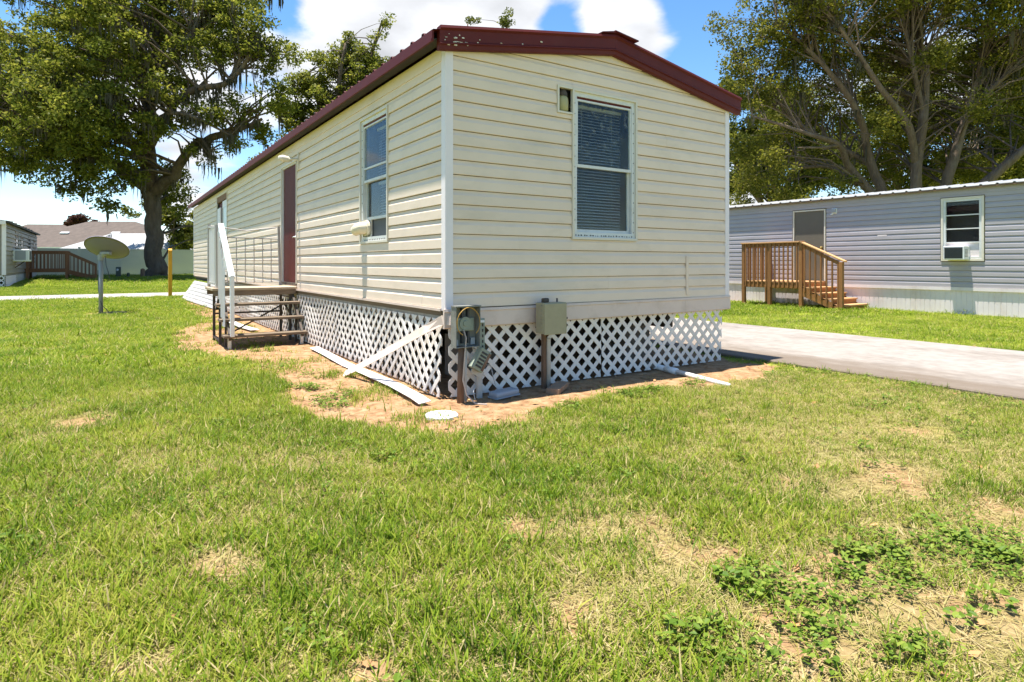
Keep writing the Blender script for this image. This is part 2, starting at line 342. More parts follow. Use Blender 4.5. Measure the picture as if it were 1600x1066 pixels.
WEEDS = [(-.42,-3.62,.20),(-.38,-3.30,.17),(-.45,-3.16,.10),(-.02,-3.47,.17),(.36,-3.46,.24),(.62,-3.56,.18),(.15,-3.32,.13),(-.78,-3.60,.14),(-.87,-3.38,.10),(-.76,1.71,.22),(-.80,1.1,.16),(-.74,.62,.20),(-.85,2.44,.16),
         (1.59,-.76,.16),(.95,-.98,.14),(2.26,-.70,.13),(3.28,-.75,.16),(.65,-.84,.12),(.41,-3.72,.12),(1.3,-.72,.12),(-.9,.3,.14)]
def rise(y): return 0.30*sstep(23.5, 37.0, np.asarray(y, float))
def gz(x, y):
    near = 0.012*(fbm(x, y, 1.1, 3)-.5)
    return rise(y) + near
def dirt_mask(x, y):
    wx = x + .55*(fbm(x, y, 2.1, 5, 3.1)-.5) + .10*(vnoise(x, y, 19., 5.)-.5); wy = y + .55*(fbm(x, y, 2.1, 5, 40.7)-.5) + .10*(vnoise(x, y, 19., 55.)-.5)
    return in_poly(wx, wy, DIRT).astype(float)
def bare_mask(x, y):
    b = np.zeros(np.shape(x)); wx = x + .25*(fbm(x, y, 3.5, 3, 7.7)-.5); wy = y + .25*(fbm(x, y, 3.5, 3, 77.7)-.5)
    for cx, cy, r in BARE: b = np.maximum(b, 1-sstep(.45*r, 1.15*r, np.hypot(wx-cx, (wy-cy))/1.22))
    return b
DRV = (3.99, 7.35)
def hard_mask(x, y):
    """1 where no grass can grow"""
    h = (x > .0) & (x < HX) & (y > 0.0) & (y < HY)
    h |= (x > DRV[0]+.035) & (x < DRV[1]-.035) & (y > -60) & (y < 19.6)
    h |= (y > 19.45) & (y < 22.55)
    h |= (x > 13.66) & (x < 18.3) & (y > -9) & (y < 17)
    h |= (x > -11) & (x < -6.1) & (y > 29.3) & (y < 43.6)
    h |= (y > 45.9)
    h |= (x > -6.15) & (x < -5.4) & (y > 29.0) & (y < 36.5)
    return h
def ground_material():
    m = bpy.data.materials.new('lawn_soil'); m.use_nodes = True; nt = m.node_tree; N = nt.nodes; L = nt.links
    b = N['Principled BSDF']; b.inputs['Roughness'].default_value = .95; b.inputs['Specular IOR Level'].default_value = .1
    tc = N.new('ShaderNodeTexCoord')
    def noise(s, d=6, r=.62):
        n = N.new('ShaderNodeTexNoise'); n.inputs['Scale'].default_value = s; n.inputs['Detail'].default_value = d; n.inputs['Roughness'].default_value = r
        L.new(tc.outputs['Object'], n.inputs['Vector']); return n.outputs[0]
    def ramp(a, stops):
        n = N.new('ShaderNodeValToRGB'); e = n.color_ramp.elements
        e[0].position, e[0].color = stops[0][0], (*stops[0][1], 1); e[1].position, e[1].color = stops[-1][0], (*stops[-1][1], 1)
        for p, c in stops[1:-1]: k = e.new(p); k.color = (*c, 1)
        L.new(a, n.inputs[0]); return n.outputs[0]
    def mix(f, a, c):
        n = N.new('ShaderNodeMix'); n.data_type = 'RGBA'; L.new(f, n.inputs[0]); L.new(a, n.inputs[6]); L.new(c, n.inputs[7]); return n.outputs[2]
    def at(n_): a = N.new('ShaderNodeAttribute'); a.attribute_name = n_; return a.outputs['Fac']
    soil = ramp(noise(9, 8, .7), [(.32, (.14,.075,.036)), (.46, (.29,.168,.085)), (.58, (.37,.228,.125)), (.75, (.47,.335,.205))])
    thatch = ramp(noise(26), [(.3, (.10,.085,.035)), (.5, (.24,.195,.09)), (.7, (.35,.285,.15))])
    turf = ramp(noise(7), [(.3, (.12,.16,.012)), (.55, (.21,.245,.022)), (.75, (.30,.29,.055))])
    c = mix(at('lawn'), thatch, turf); c = mix(at('bare'), c, soil); c = mix(at('dirt'), c, soil); 
    L.new(c, b.inputs['Base Color'])
    bp = N.new('ShaderNodeBump'); bp.inputs['Strength'].default_value = .7; bp.inputs['Distance'].default_value = .02
    L.new(noise(38, 8, .7), bp.inputs['Height']); L.new(bp.outputs[0], b.inputs['Normal']); return m
def axis_coords(f0, f1, fine, mid0, mid1, mid, far):
    a = list(np.arange(f0, f1+1e-6, fine)); 
    a += list(np.arange(f1+mid, mid1, mid)); a = list(np.arange(mid0, f0-mid/2, mid)) + a
    s = mid*2; x = a[-1]
    while x < far: x += s; s *= 1.5; a.append(x)
    s = mid*2; x = a[0]
    while x > -far: x -= s; s *= 1.5; a.insert(0, x)
    return np.array(a)
def build_ground():
    xs = axis_coords(-5.0, 5.0, .06, -30, 36, .6, 700); ys = axis_coords(-4.6, 6.5, .06, -12, 60, .6, 700)
    X, Y = np.meshgrid(xs, ys); x = X.ravel(); y = Y.ravel(); d = dirt_mask(x, y); ba = bare_mask(x, y)
    dist = np.hypot(x-CAMP[0], y-CAMP[1])
    z = gz(x, y) + .03*(fbm(x, y, 5.5, 3, 5.)-.5)*np.maximum(d, ba*.6)*(dist < 14)
    nx, ny = len(xs), len(ys); i = np.arange(nx*ny).reshape(ny, nx)
    f = np.stack([i[:-1,:-1], i[:-1,1:], i[1:,1:], i[1:,:-1]], -1).reshape(-1, 4)
    lawn = np.clip(.25 + .75*sstep(2.5, 9, dist) + .5*(fbm(x, y, .8, 3, 2.)-.5), 0, 1)
    g = np_mesh('ground', np.stack([x, y, z], 1), f, ground_material(), smooth=True, attr={'dirt': d, 'bare': ba*(.45+.5*sstep(.4, .6, fbm(x, y, 5., 4, 200.))), 'lawn': lawn})
    return tag(g, kind='structure')
build_ground()
def slab(name, mat, x0, x1, y0, y1, z, n=60, jag=.03, along='y'):
    mb = MB(); vs = []; t = np.linspace(0, 1, n+1)
    for q in t:
        if along == 'y':
            y = y0+(y1-y0)*q; a = x0 + jag*(fbm(np.array([y]), np.array([1.]), 1.3, 3)[0]-.5)*2; b = x1 + jag*(fbm(np.array([y]), np.array([7.]), 1.3, 3)[0]-.5)*2
            vs += [(a,y,z-.2),(a,y,z-.012),(a+.015,y,z),(b-.015,y,z),(b,y,z-.012),(b,y,z-.2)]
        else:
            x = x0+(x1-x0)*q; a = y0 + jag*(fbm(np.array([x]), np.array([1.]), 1.3, 3)[0]-.5)*2; b = y1 + jag*(fbm(np.array([x]), np.array([7.]), 1.3, 3)[0]-.5)*2
            vs += [(x,a,z-.2),(x,a,z-.012),(x,a+.015,z),(x,b-.015,z),(x,b,z-.012),(x,b,z-.2)]
    fs = []
    for i in range(n):
        for k in range(5): fs.append((i*6+k, i*6+k+1, i*6+k+7, i*6+k+6))
    mb.add(vs, fs); return tag(mb.build(name, mat), kind='structure')
def edge_stain(m):
    nt = m.node_tree; N = nt.nodes; L = nt.links; b = N['Principled BSDF']; src = b.inputs['Base Color'].links[0].from_socket
    tc = N.new('ShaderNodeTexCoord'); sp = N.new('ShaderNodeSeparateXYZ'); L.new(tc.outputs['Object'], sp.inputs[0]); mp = N.new('ShaderNodeMapping'); mp.inputs['Scale'].default_value = (2.2,.45,1); L.new(tc.outputs['Object'], mp.inputs[0])
    no = N.new('ShaderNodeTexNoise'); no.inputs['Scale'].default_value = 1.6; no.inputs['Detail'].default_value = 8; no.inputs['Roughness'].default_value = .7; L.new(mp.outputs[0], no.inputs['Vector'])
    a = N.new('ShaderNodeMath'); a.operation = 'MULTIPLY_ADD'; a.inputs[1].default_value = -.9; L.new(sp.outputs[0], a.inputs[0]); ofs = N.new('ShaderNodeMath'); ofs.operation = 'MULTIPLY_ADD'; ofs.inputs[1].default_value = 1.9; ofs.inputs[2].default_value = 3.62; L.new(no.outputs[0], ofs.inputs[0]); L.new(ofs.outputs[0], a.inputs[2])
    cl = N.new('ShaderNodeMapRange'); cl.inputs[1].default_value = 0; cl.inputs[2].default_value = .7; cl.inputs[3].default_value = 0; cl.inputs[4].default_value = .8; L.new(a.outputs[0], cl.inputs[0])
    mx = N.new('ShaderNodeMix'); mx.data_type = 'RGBA'; L.new(cl.outputs[0], mx.inputs[0]); L.new(src, mx.inputs[6]); mx.inputs[7].default_value = (.125,.09,.06,1); L.new(mx.outputs[2], b.inputs['Base Color'])
edge_stain(mConc)
slab('driveway', mConc, DRV[0], DRV[1], -12, 19.45, .035, 400, .035)
slab('street', mRoad, -60, 40, 19.45, 22.55, .028, 120, .03, 'x')

# ---------------------------------------------------------------- siding, windows and doors (shared builders)
EXP = .1265
PROF = [(0.0,.0),(.0,.0150),(.003,.0175),(.078,.0160),(.090,.0100),(.102,.0050),(.1215,.0022)]  # top stops short, leaving a slot where dark core paints a shadow line
def board(parent, mat, P, u0, u1, zb, zlo=None, zhi=None):
    prof = [(zb+z, d) for z, d in PROF]
    if zlo is not None:
        f = lambda z: float(np.interp(z, [p[0] for p in prof[1:]], [p[1] for p in prof[1:]]))
        lo, hi = max(zb, zlo), min(prof[-1][0], zhi); prof = [(lo, 0.0), (lo, f(lo))] + [p for p in prof[2:] if lo < p[0] < hi] + [(hi, f(hi))]
    n = len(prof); vs = []
    for u in (u0, u1):
        for (z, d) in prof: vs.append(P(u, z, d))
    fs = [(i, i+1, n+i+1, n+i) for i in range(n-1)]
    fs += [tuple(range(n)), tuple(range(n, 2*n))]
    return MB().add(vs, fs).build('siding_board', mat, parent)
def cut(u0, u1, zb, openings):
    iv = [(u0, u1)]
    for (a, b, z0, z1) in openings:
        if zb + EXP - .004 < z0 or zb + .004 > z1: continue
        nv = []
        for (p, q) in iv:
            if b <= p or a >= q: nv.append((p, q)); continue
            if a > p: nv.append((p, a))
            if b < q: nv.append((b, q))
        iv = nv
    return [(p, q) for p, q in iv if q-p > .03]
def siding(parent, mat, P, u0, u1, z0, z1, openings, seams=3.66, limit=None, join=False, name='siding'):
    k = 0; zb = z0
    while zb < z1 - .02:
        a, b = limit(zb) if limit else (u0, u1)
        if b - a > .08:
            for (p, q) in cut(a, b, zb, openings):
                s = p; off = (k*1.37) % seams + .4; edges = [p]
                e = u0 + off
                while e < q - .25:
                    if e > p + .25: edges.append(e)
                    e += seams
                edges.append(q)
                for e_i, (s, t) in enumerate(zip(edges[:-1], edges[1:])):
                    Q = (lambda u, z, d_, o_=.0016*(e_i % 2)+random.uniform(0,.0008): P(u, z, d_+o_)); board(parent, mat, Q, s, t + (.012 if (t < q and e_i % 2) else 0), zb + random.uniform(-.0012,.0012))
            for (oa, ob, oz0, oz1) in openings:
                pa, pb = max(a, oa), min(b, ob)
                if zb < oz0 - .012 and zb + EXP - .004 >= oz0: board(parent, mat, P, pa, pb, zb, zb, oz0)
                if zb + EXP > oz1 + .012 and zb + .004 <= oz1: board(parent, mat, P, pa, pb, zb, oz1, zb + EXP)
        zb += EXP; k += 1
def wall_core(parent, mat, P, u0, u1, z0, z1, openings, th=.09):
    us = sorted({u0, u1, *[o[0] for o in openings], *[o[1] for o in openings]}); zs = sorted({z0, z1, *[o[2] for o in openings], *[o[3] for o in openings]})
    mb = MB()
    for a, b in zip(us[:-1], us[1:]):
        for c, d in zip(zs[:-1], zs[1:]):
            mu, mz = (a+b)/2, (c+d)/2
            if any(o[0] < mu < o[1] and o[2] < mz < o[3] for o in openings): continue
            mb.pbox(P, a, b, c, d, -th, 0)
    return mb.build('wall', mat, parent)
def ring(mb, P, u0, u1, z0, z1, w, d0, d1, wb=None):
    wb = w if wb is None else wb
    mb.pbox(P, u0, u0+w, z0, z1, d0, d1); mb.pbox(P, u1-w, u1, z0, z1, d0, d1)
    mb.pbox(P, u0+w, u1-w, z1-w, z1, d0, d1-.001); mb.pbox(P, u0+w, u1-w, z0, z0+wb, d0, d1-.001); return mb
def blind(parent, P, u0, u1, z0, z1, d, mat=mBlind, pitch=.030):
    mb = MB(); z = z0
    while z < z1-.03:
        mb.add([P(u0,z,d+.010), P(u1,z,d+.010), P(u1,z+.006,d), P(u0,z+.006,d), P(u0,z+.013,d-.008), P(u1,z+.013,d-.008)], [(0,1,2,3),(3,2,5,4)]); z += pitch
    mb.pbox(P, u0, u1, z1-.03, z1, d-.02, d+.02)
    for q in (.2, .8): u = u0+(u1-u0)*q; mb.pbox(P, u-.001, u+.001, z0, z1, d+.011, d+.013)
    return mb.build('blind', mat, parent)

# ---------------------------------------------------------------- the cream mobile home
home = thing('mobile_home', (0,0,0), 'cream sided mobile home with maroon metal roof and white lattice skirting, nearest building', 'mobile home')
PL = lambda u, z, d: (-d, u, z)             # left wall
PG = lambda u, z, d: (u, -d, z)             # gable end
ZW0, ZW1 = .772, 2.93
ZRL, ZRP = 3.10, 3.41                       # roof heights at the eaves and at the ridge
def zroof(u): return ZRL + (ZRP-ZRL)*(1-abs(u-HX/2)/(HX/2))
gw = (1.347, 2.212, 1.385, 2.845); gl_ = (1.165, 1.347, 2.585, 2.845)
lw = (1.245, 2.07, 1.37, 2.76); ld = (4.86, 5.80, .845, 2.70); fd = (11.30, 12.9, .85, 2.86)
wall_core(home, mCore, PL, .0, HY, .70, 3.0, [lw, ld, fd]); wall_core(home, mCore, PG, .0, HX, .70, 2.98, [gw, gl_])
mb = MB(); mb.prism([(0,0,2.98),(HX,0,2.98),(HX,0,3.06),(HX/2,0,3.36),(0,0,3.06)], (0,.09,0)); mb.build('gable_wall', mCore, home)
mb = MB(); mb.box(HX-.09, HX, .09, HY, .70, 3.0); mb.box(.09, HX-.09, HY-.09, HY, .70, 3.0); mb.build('wall', mVinyl, home)
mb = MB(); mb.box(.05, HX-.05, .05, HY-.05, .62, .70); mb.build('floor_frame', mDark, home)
mb = MB(); mb.box(.095, HX-.095, .095, HY-.1, 2.9, 2.95); mb.box(1.2, 1.25, .1, HY-.1, .71, 2.9) ; mb.box(.1, 1.2, 3.0, 3.05, .71, 2.9); mb.build('interior_partition', mDark, home)
def pad(o, e=.03): return (o[0]-e, o[1]+e, o[2]-e, o[3]+e)
siding(home, mVinyl, PL, .045, HY-.04, ZW0, ZW1-.05, [pad(lw, .002), pad(ld), pad(fd)])
def lim(zb):
    zf = lambda u: zroof(u) - .16
    if zb < zf(0): return (.05, HX-.05)
    t = (zb - zf(0))/(zf(HX/2)-zf(0)) * HX/2
    return (max(.05, t), min(HX-.05, HX-t))
siding(home, mVinyl, PG, .05, HX-.05, ZW0, 3.28, [pad(gw, .002), pad(gl_, .002)], limit=lim, seams=5.2)
def corner(x, y, sx, sy, name='corner_post', w=.052):
    mb = MB(); a, b = x + sx*.022, y + sy*.022
    mb.prism([(a, y - sy*w, ZW0-.02), (a, b - sy*.004, ZW0-.02), (a - sx*.004, b, ZW0-.02), (x - sx*w, b, ZW0-.02), (x - sx*w, y, ZW0-.02), (x, y, ZW0-.02), (x, y - sy*w, ZW0-.02)], (0,0,2.24))
    mb.build(name, mWhiteVinyl, home)
corner(0,0,-1,-1); corner(HX,0,1,-1); corner(0,HY,-1,1); corner(HX,HY,1,1)
mb = MB(); mb.pbox(PL, .05, HY-.03, 2.875, 2.985, .006, .024); mb.build('frieze_trim', mVinyl, home)
# roof sheets with ribs, rake trims, eave drip, ridge cap
def roof_sheet(xa, za, xb, zb, y0, y1, name):
    mb = MB(); n = Vector((-(zb-za), 0, (xb-xa))).normalized(); n = n if n.z > 0 else -n
    prof = []; y = y0; 
    while y < y1 - .02:
        prof += [(y, 0), (y+.17, 0), (y+.185, .02), (y+.215, .02), (y+.23, 0)]; y += .23
    prof.append((y1, 0)); k = len(prof); vs = []
    for (px, pz) in ((xa, za), (xb, zb)):
        for (yy, h) in prof: vs.append((px+n.x*h, min(yy, y1), pz+n.z*h))
    for (px, pz) in ((xa, za), (xb, zb)):
        for (yy, h) in prof: vs.append((px+n.x*(h-.006), min(yy, y1), pz+n.z*(h-.006)))
    fs = [(i, i+1, k+i+1, k+i) for i in range(k-1)] + [(2*k+i, 2*k+i+1, 3*k+i+1, 3*k+i) for i in range(k-1)] + [(i, i+1, 2*k+i+1, 2*k+i) for i in range(k-1)]
    return mb.add(vs, fs).build(name, mRoofRed, home, recalc=False)
OV = .165
zl = ZRL - OV*(ZRP-ZRL)/(HX/2)
roof_sheet(-OV, zl, HX/2, ZRP, -.085, HY+.12, 'roof_sheet'); roof_sheet(HX+OV, zl, HX/2, ZRP, -.085, HY+.12, 'roof_sheet')
mb = MB(); mb.box(-OV+.013, -.026, -.028, HY+.1, zl-.06, zl-.05); mb.build('soffit', mDark, home); mb = MB(); mb.box(HX+.003, HX+OV-.013, -.028, HY+.1, zl-.06, zl-.05); mb.build('soffit', mDark, home)  # near-black colour paints in the shade under the eaves
RP = [(-.10,.012),(-.108,-.012),(-.086,-.028),(-.082,-.120),(-.097,-.134),(-.097,-.142),(-.080,-.146),(-.075,-.180),(-.060,-.186),(-.030,-.186),(-.030,.008)]
def rake(xa, za, xb, zb):
    mb = MB(); n = len(RP); vs = [(xa, y, za+z) for y, z in RP] + [(xb, y, zb+z) for y, z in RP]
    mb.add(vs, [(i, (i+1) % n, n+(i+1) % n, n+i) for i in range(n)] + [tuple(range(n)), tuple(range(n, 2*n))]); return mb.build('rake_trim', mRoofRed, home)
rake(-OV+.06, zl+.03, HX/2, ZRP+.015); rake(HX/2+.001, ZRP+.015, HX+OV-.02, zl+.02)
mb = MB(); mb.box(-OV-.004, -OV+.012, -.07, HY+.12, zl-.095, zl-.002); mb.box(-OV-.012, -OV-.0045, -.07, HY+.12, zl-.098, zl-.075); mb.build('eave_drip', mRoofRed, home)
mb = MB(); mb.box(HX+OV-.012, HX+OV+.004, -.07, HY+.12, zl-.095, zl-.002); mb.build('eave_drip', mRoofRed, home)
mb = MB(); mb.prism([(HX/2-.2, -.12, ZRP+.012), (HX/2-.03, -.12, ZRP+.05), (HX/2+.03, -.12, ZRP+.05), (HX/2+.2, -.12, ZRP+.012), (HX/2+.2, -.12, ZRP+.006), (HX/2, -.12, ZRP+.036), (HX/2-.2, -.12, ZRP+.006)], (0, HY+.2, 0)); mb.build('ridge_cap', mRoofRed, home)
mb = MB(); mb.obox((HX/2+.12, -.06, ZRP+.028), (.16,0,-.02), (0,.07,0), (.001,0,.006)); mb.build('loose_flashing', mRoofRed, home)
# paint chips on the rake trim
mb = MB()
for i in range(24):
    t = abs(random.gauss(0, .13)) if i < 17 else random.uniform(.2, 1.7); x = -OV+.09+t; z = zroof(max(x,0)) - random.choice((.04,.07,.10,.125)) - random.uniform(0,.01)
    mb.box(x, x+random.uniform(.006,.03), -.0885, -.0805, z, z+random.uniform(.004,.011))
o = mb.build('paint_chips', mTrimCream, home); tag(o, kind='stuff')
# gable window with its trim, sashes, panes and blinds
def home_window(P, o, light=None, lower_open=0.0, outer=mTrimCream):
    u0, u1, z0, z1 = o
    w = ring(MB(), P, u0+.022, u1-.022, z0+.022, z1-.022, .045, -.03, .010, .05).build('window', mAluPaint, home)
    ring(MB(), P, u0, u1, z0, z1, .022, -.005, .030).build('trim', outer, w)
    a, b, c, d = u0+.067, u1-.067, z0+.072, z1-.067; zm = c + (d-c)*.49
    MB().pbox(P, a-.002, b+.002, d-.022, d+.02, -.03, -.004).build('head_rail', mDoorRed, w)
    d -= .024
    ring(MB(), P, a, b, zm-.012, d, .018, -.022, .002, .028).build('sash', mAluPaint, w)
    ring(MB(), P, a+.002, b-.002 if not lower_open else b-.01, c+lower_open, zm+.012, .022, -.05, -.026, .03).build('sash', mAluPaint, w)
    MB().pbox(P, a+.018, b-.018, zm+.016, d-.018, -.012, -.008).build('pane', mGlass, w)
    MB().pbox(P, a+.024, b-.024, c+.03+lower_open, zm-.01, -.040, -.036).build('pane', mGlassClear if not lower_open else mGlass, w)
    return w, (a, b, c, d, zm)
w, (a, b, c, d, zm) = home_window(PG, gw)
blind(w, PG, a+.03, b-.03, c+.02, d-.02, -.13)
mb = MB()
for i in range(13):
    z = gw[2]+.08 + i*.103
    mb.pbox(PG, gw[1]-.047, gw[1]-.039, z, z+.010, .010, .0125)
    if i > 0: mb.pbox(PG, gw[0]+.036, gw[0]+.043, z, z+.010, .010, .0125)
for i in range(22):
    u = gw[0]+.05+i*.0355+random.uniform(-.008,.008); mb.pbox(PG, u, u+random.uniform(.006,.016), gw[2]+.035, gw[2]+.035+random.uniform(.006,.014), .010, .0125)
mb.build('screw_heads', mHole, w)
# porch lamp niche beside the gable window
wl = ring(MB(), PG, gl_[0], gl_[1]+.02, gl_[2], gl_[3], .018, -.005, .031).build('lamp_niche_trim', mTrimCream, home)
MB().pbox(PG, gl_[0]-.01, gl_[1]+.01, gl_[2]-.01, gl_[3]+.01, -.12, -.10).build('lamp_niche', mDark, home)
lam = MB().tube([PG(1.262,2.61,-.03), PG(1.262,2.625,-.03), PG(1.262,2.70,-.03), PG(1.262,2.735,-.03), PG(1.262,2.76,-.03)], [.05,.06,.062,.058,.045], 14).build('lamp_jar', M('amber_jar_glass', (.55,.50,.25), .25, .1, 8, trans=.3), home, smooth=True)
MB().tube([PG(1.262,2.758,-.03), PG(1.262,2.79,-.03), PG(1.262,2.825,-.03)], [.052,.05,.03], 14).build('lamp_cap', mSteel, home)
# left wall window, open lower sash with a dryer hose through the gap
w, (a, b, c, d, zm) = home_window(PL, lw, lower_open=.19)
blind(w, PL, a+.05, b-.12, zm+.05, d-.02, -.13); blind(w, PL, a+.05, b-.12, c+.22, zm, -.15)
MB().pbox(PL, a+.01, b-.01, zm+.135, zm+.155, -.02, .001).build('cross_rail', mAluPaint, w)
MB().pbox(PL, a+.01, b-.15, c-.003, c+.19, -.06, -.055).build('opening_screen', mBlindDark, w)
MB().pbox(PL, b-.15, b+.002, c-.003, c+.20, -.045, -.03).build('filler_panel', mTrimCream, w)
mb = MB()
for i in range(12): mb.pbox(PL, lw[1]-.052, lw[1]-.044, lw[2]+.15+i*.1, lw[2]+.162+i*.1, .010, .0125)
for i in range(14): u = lw[0]+.05+i*.05; mb.pbox(PL, u, u+.012, lw[2]+.032, lw[2]+.046, .010, .0125)
mb.build('screw_heads', mHole, w)
vc = b-.07
mb = MB(); mb.tube([PL(vc,c+.10,-.03), PL(vc,c+.10,.02), PL(vc+.012,c+.098,.055), PL(vc+.045,c+.09,.078), PL(vc+.10,c+.07,.085)], [.07,.07,.07,.064,.058], 18, cap=False)
mb.tube([PL(vc,c+.10,-.02), PL(vc,c+.10,.008)], [.092,.09], 18); mb.build('dryer_vent_hood', M('aged_ivory_plastic', (.68,.60,.44), .45, .08, 8), home, smooth=False)
# doors on the left wall
def frame_u(mb, P, o, w, d0, d1):
    u0, u1, z0, z1 = o; mb.pbox(P, u0-w, u0, z0, z1+w, d0, d1); mb.pbox(P, u1, u1+w, z0, z1+w, d0, d1); mb.pbox(P, u0, u1, z1, z1+w, d0, d1-.001); return mb
dr = MB().pbox(PL, ld[0]+.025, ld[1]-.025, ld[2]+.01, ld[3]-.025, -.05, -.012).build('door', mDoorRed, home, bevel=.003)
frame_u(MB(), PL, ld, .03, -.03, .030).build('door_frame', mTrimCream, dr)
frame_u(MB(), PL, (ld[0]+.022, ld[1]-.022, ld[2], ld[3]-.022), .022, -.05, .012).build('door_jamb', mAluPaint, dr)
MB().pbox(PL, ld[0], ld[1], ld[2]-.03, ld[2]+.01, -.06, .02).build('threshold', mSteel, dr)
mb = MB(); mb.tube([PL(ld[0]+.075,1.555,-.014), PL(ld[0]+.075,1.555,.03)], [.022,.014], 10); mb.tube([PL(ld[0]+.075,1.555,.03), PL(ld[0]+.13,1.555,.035), PL(ld[0]+.19,1.548,.028)], [.010,.010,.007], 8); mb.tube([PL(ld[0]+.075,1.575,-.014), PL(ld[0]+.075,1.575,.01)], [.02,.018], 10)
mb.build('door_handle', mAlu, dr, smooth=True)
fdo = MB().pbox(PL, 11.33, 12.08, .87, 2.70, -.03, .012).build('storm_door', mWhiteVinyl, home, bevel=.003)
MB().pbox(PL, 11.45, 11.97, 1.75, 2.55, .010, .016).build('pane', mGlass, fdo); MB().pbox(PL, 11.47, 11.95, 1.0, 1.6, .012, .018).build('kick_panel', mAluPaint, fdo)
MB().obox(PL(12.45, 1.72, .03), (.012,.33,0), (.014,0,0), (0,0,.83)).build('storm_door_leaf', mWhiteVinyl, fdo); MB().pbox(PL, 12.12, 12.87, .87, 2.70, -.05, -.03).build('inner_door', mDoorRed, fdo)
frame_u(MB(), PL, fd, .03, -.03, .032).build('door_frame', mTrimCream, fdo); MB().pbox(PL, 11.3, 12.9, 2.715, 2.86, -.03, .02).build('lintel_board', M('brown_lintel', (.22,.12,.075), .8, .2, 5), fdo)
mb = MB(); mb.tube([PL(11.42,1.80,.012), PL(11.42,1.80,.07)], [.03,.035], 10); mb.tube([PL(11.42,1.70,.012), PL(11.42,1.70,.06), PL(11.42,1.60,.06), PL(11.42,1.60,.012)], .012, 8); mb.build('door_handle', mSteel, fdo)
# porch lamp bracket by the red door
mb = MB(); mb.pbox(PL, 4.70, 4.74, 2.56, 2.80, .012, .035); mb.tube([PL(4.72,2.70,.035), PL(4.74,2.70,.12), PL(4.80,2.71,.17)], [.018,.016,.016], 8)
lb = mb.build('lamp_bracket', mTrimCream, home); MB().tube([PL(4.80,2.70,.10), PL(4.80,2.70,.16), PL(4.80,2.71,.24), PL(4.80,2.71,.29)], [.03,.045,.048,.03], 12).build('lamp_head', mTrimCream, lb, smooth=True)
# stub of a trim strip and patches on the gable wall
MB().pbox(PG, 2.965, 3.005, .80, 1.235, .012, .030).build('vertical_batten', mVinyl, home, bevel=.003)
# belt of beige trim under the siding on the gable, bare band on the left wall
for (u0, u1, dz, tl) in ((-.035, 1.16, 0, 0), (1.162, 2.955, .004, .002), (2.957, HX+.03, .006, .006)):
    mb = MB(); mb.prism([PG(u0,.60+dz,.020), PG(u0,.61+dz,.031), PG(u0,.735+dz,.027), PG(u0,.742+dz,.034), PG(u0,.765+dz,.030), PG(u0,.765+dz,.004), PG(u0,.60+dz,.004)], (u1-u0,0,tl)); mb.build('skirt_trim', mPinkTrim, home)
mb = MB(); mb.pbox(PL, .02, 13.5, .63, .745, -.02, -.004); mb.build('bare_rim_board', M('weathered_rim_board', (.36,.31,.25), .9, .2, 6, .3, 30, dirt=((.18,.13,.09), .6, 5, (1,1,2))), home)
mb = MB(); mb.pbox(PL, .05, 17.9, .745, .768, -.01, .034); mb.build('starter_strip', mPinkTrim, home)
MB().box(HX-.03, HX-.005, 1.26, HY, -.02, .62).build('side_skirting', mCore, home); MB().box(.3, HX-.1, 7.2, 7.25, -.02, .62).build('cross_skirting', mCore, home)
# steel frame, piers and blocks under the floor
for i, y in enumerate((.9, 3.3, 5.7, 8.1, 10.5, 12.9, 15.3, 17.3)):
    for x in (.75, 2.95): MB().box(x-.2, x+.2, y-.2, y+.2, -.05, .42).build('pier', M('pier_block', (.22,.19,.16), .95, .2, 6) if 'pier_block' not in MATS else MATS['pier_block'], home)
for x in (.75, 2.95): MB().box(x-.05, x+.05, .2, HY-.2, .425, .62).build('chassis_beam', mSteel, home)
# lattice: every lath a strip of its own
def clip(poly, f):
    out = []
    for i in range(len(poly)):
        p, q = poly[i], poly[(i+1) % len(poly)]; a, b = f(p), f(q)
        if a >= 0: out.append(p)
        if (a >= 0) != (b >= 0): t = a/(a-b); out.append((p[0]+(q[0]-p[0])*t, p[1]+(q[1]-p[1])*t))
    return out
def lattice(P, u0, u1, z0, z1, warp, pitch=.148, w=.040, joined=None):
    h = w/math.sqrt(2)
    for sgn in (1, -1):
        c = u0 - (z1-z0) - pitch
        while c < u1 + (z1-z0) + pitch:
            base = c; L_ = z1-z0+.1
            poly = [(base-h, z0-.05), (base+h, z0-.05), (base+h+sgn*L_, z0-.05+L_), (base-h+sgn*L_, z0-.05+L_)]
            for f in (lambda p: p[0]-u0, lambda p: u1-p[0], lambda p: p[1]-z0, lambda p: z1-p[1]):
                poly = clip(poly, f)
                if len(poly) < 3: break
            c += pitch
            if len(poly) < 3: continue
            d0, d1 = (.001, .006) if sgn > 0 else (.0062, .011)
            n = len(poly); vs = [P(u, z, d0+warp(u, z)) for u, z in poly] + [P(u, z, d1+warp(u, z)) for u, z in poly]
            fs = [tuple(range(n)), tuple(range(n, 2*n))] + [(i, (i+1) % n, n+(i+1) % n, n+i) for i in range(n)]
            if joined is not None: joined.add(vs, fs)
            else: MB().add(vs, fs).build('lattice_lath', mLath, home)
lattice(PG, .02, 1.735, .015, .615, lambda u, z: -.012+.008*math.sin(u*3+z*4)); lattice(PG, 1.75, 3.62, .015, .612, lambda u, z: -.01 + .02*math.sin(u*1.7+z*2) - (.05*max(0, u-3.0)**2))
lattice(PL, .03, 2.45, .02, .675, lambda u, z: .006 + .05*max(0, .8-u)*(1-z/.68) + .006*math.sin(u*5+z*3)); lattice(PL, 2.46, 4.9, .02, .675, lambda u, z: .006*math.sin(u*4+z*3))
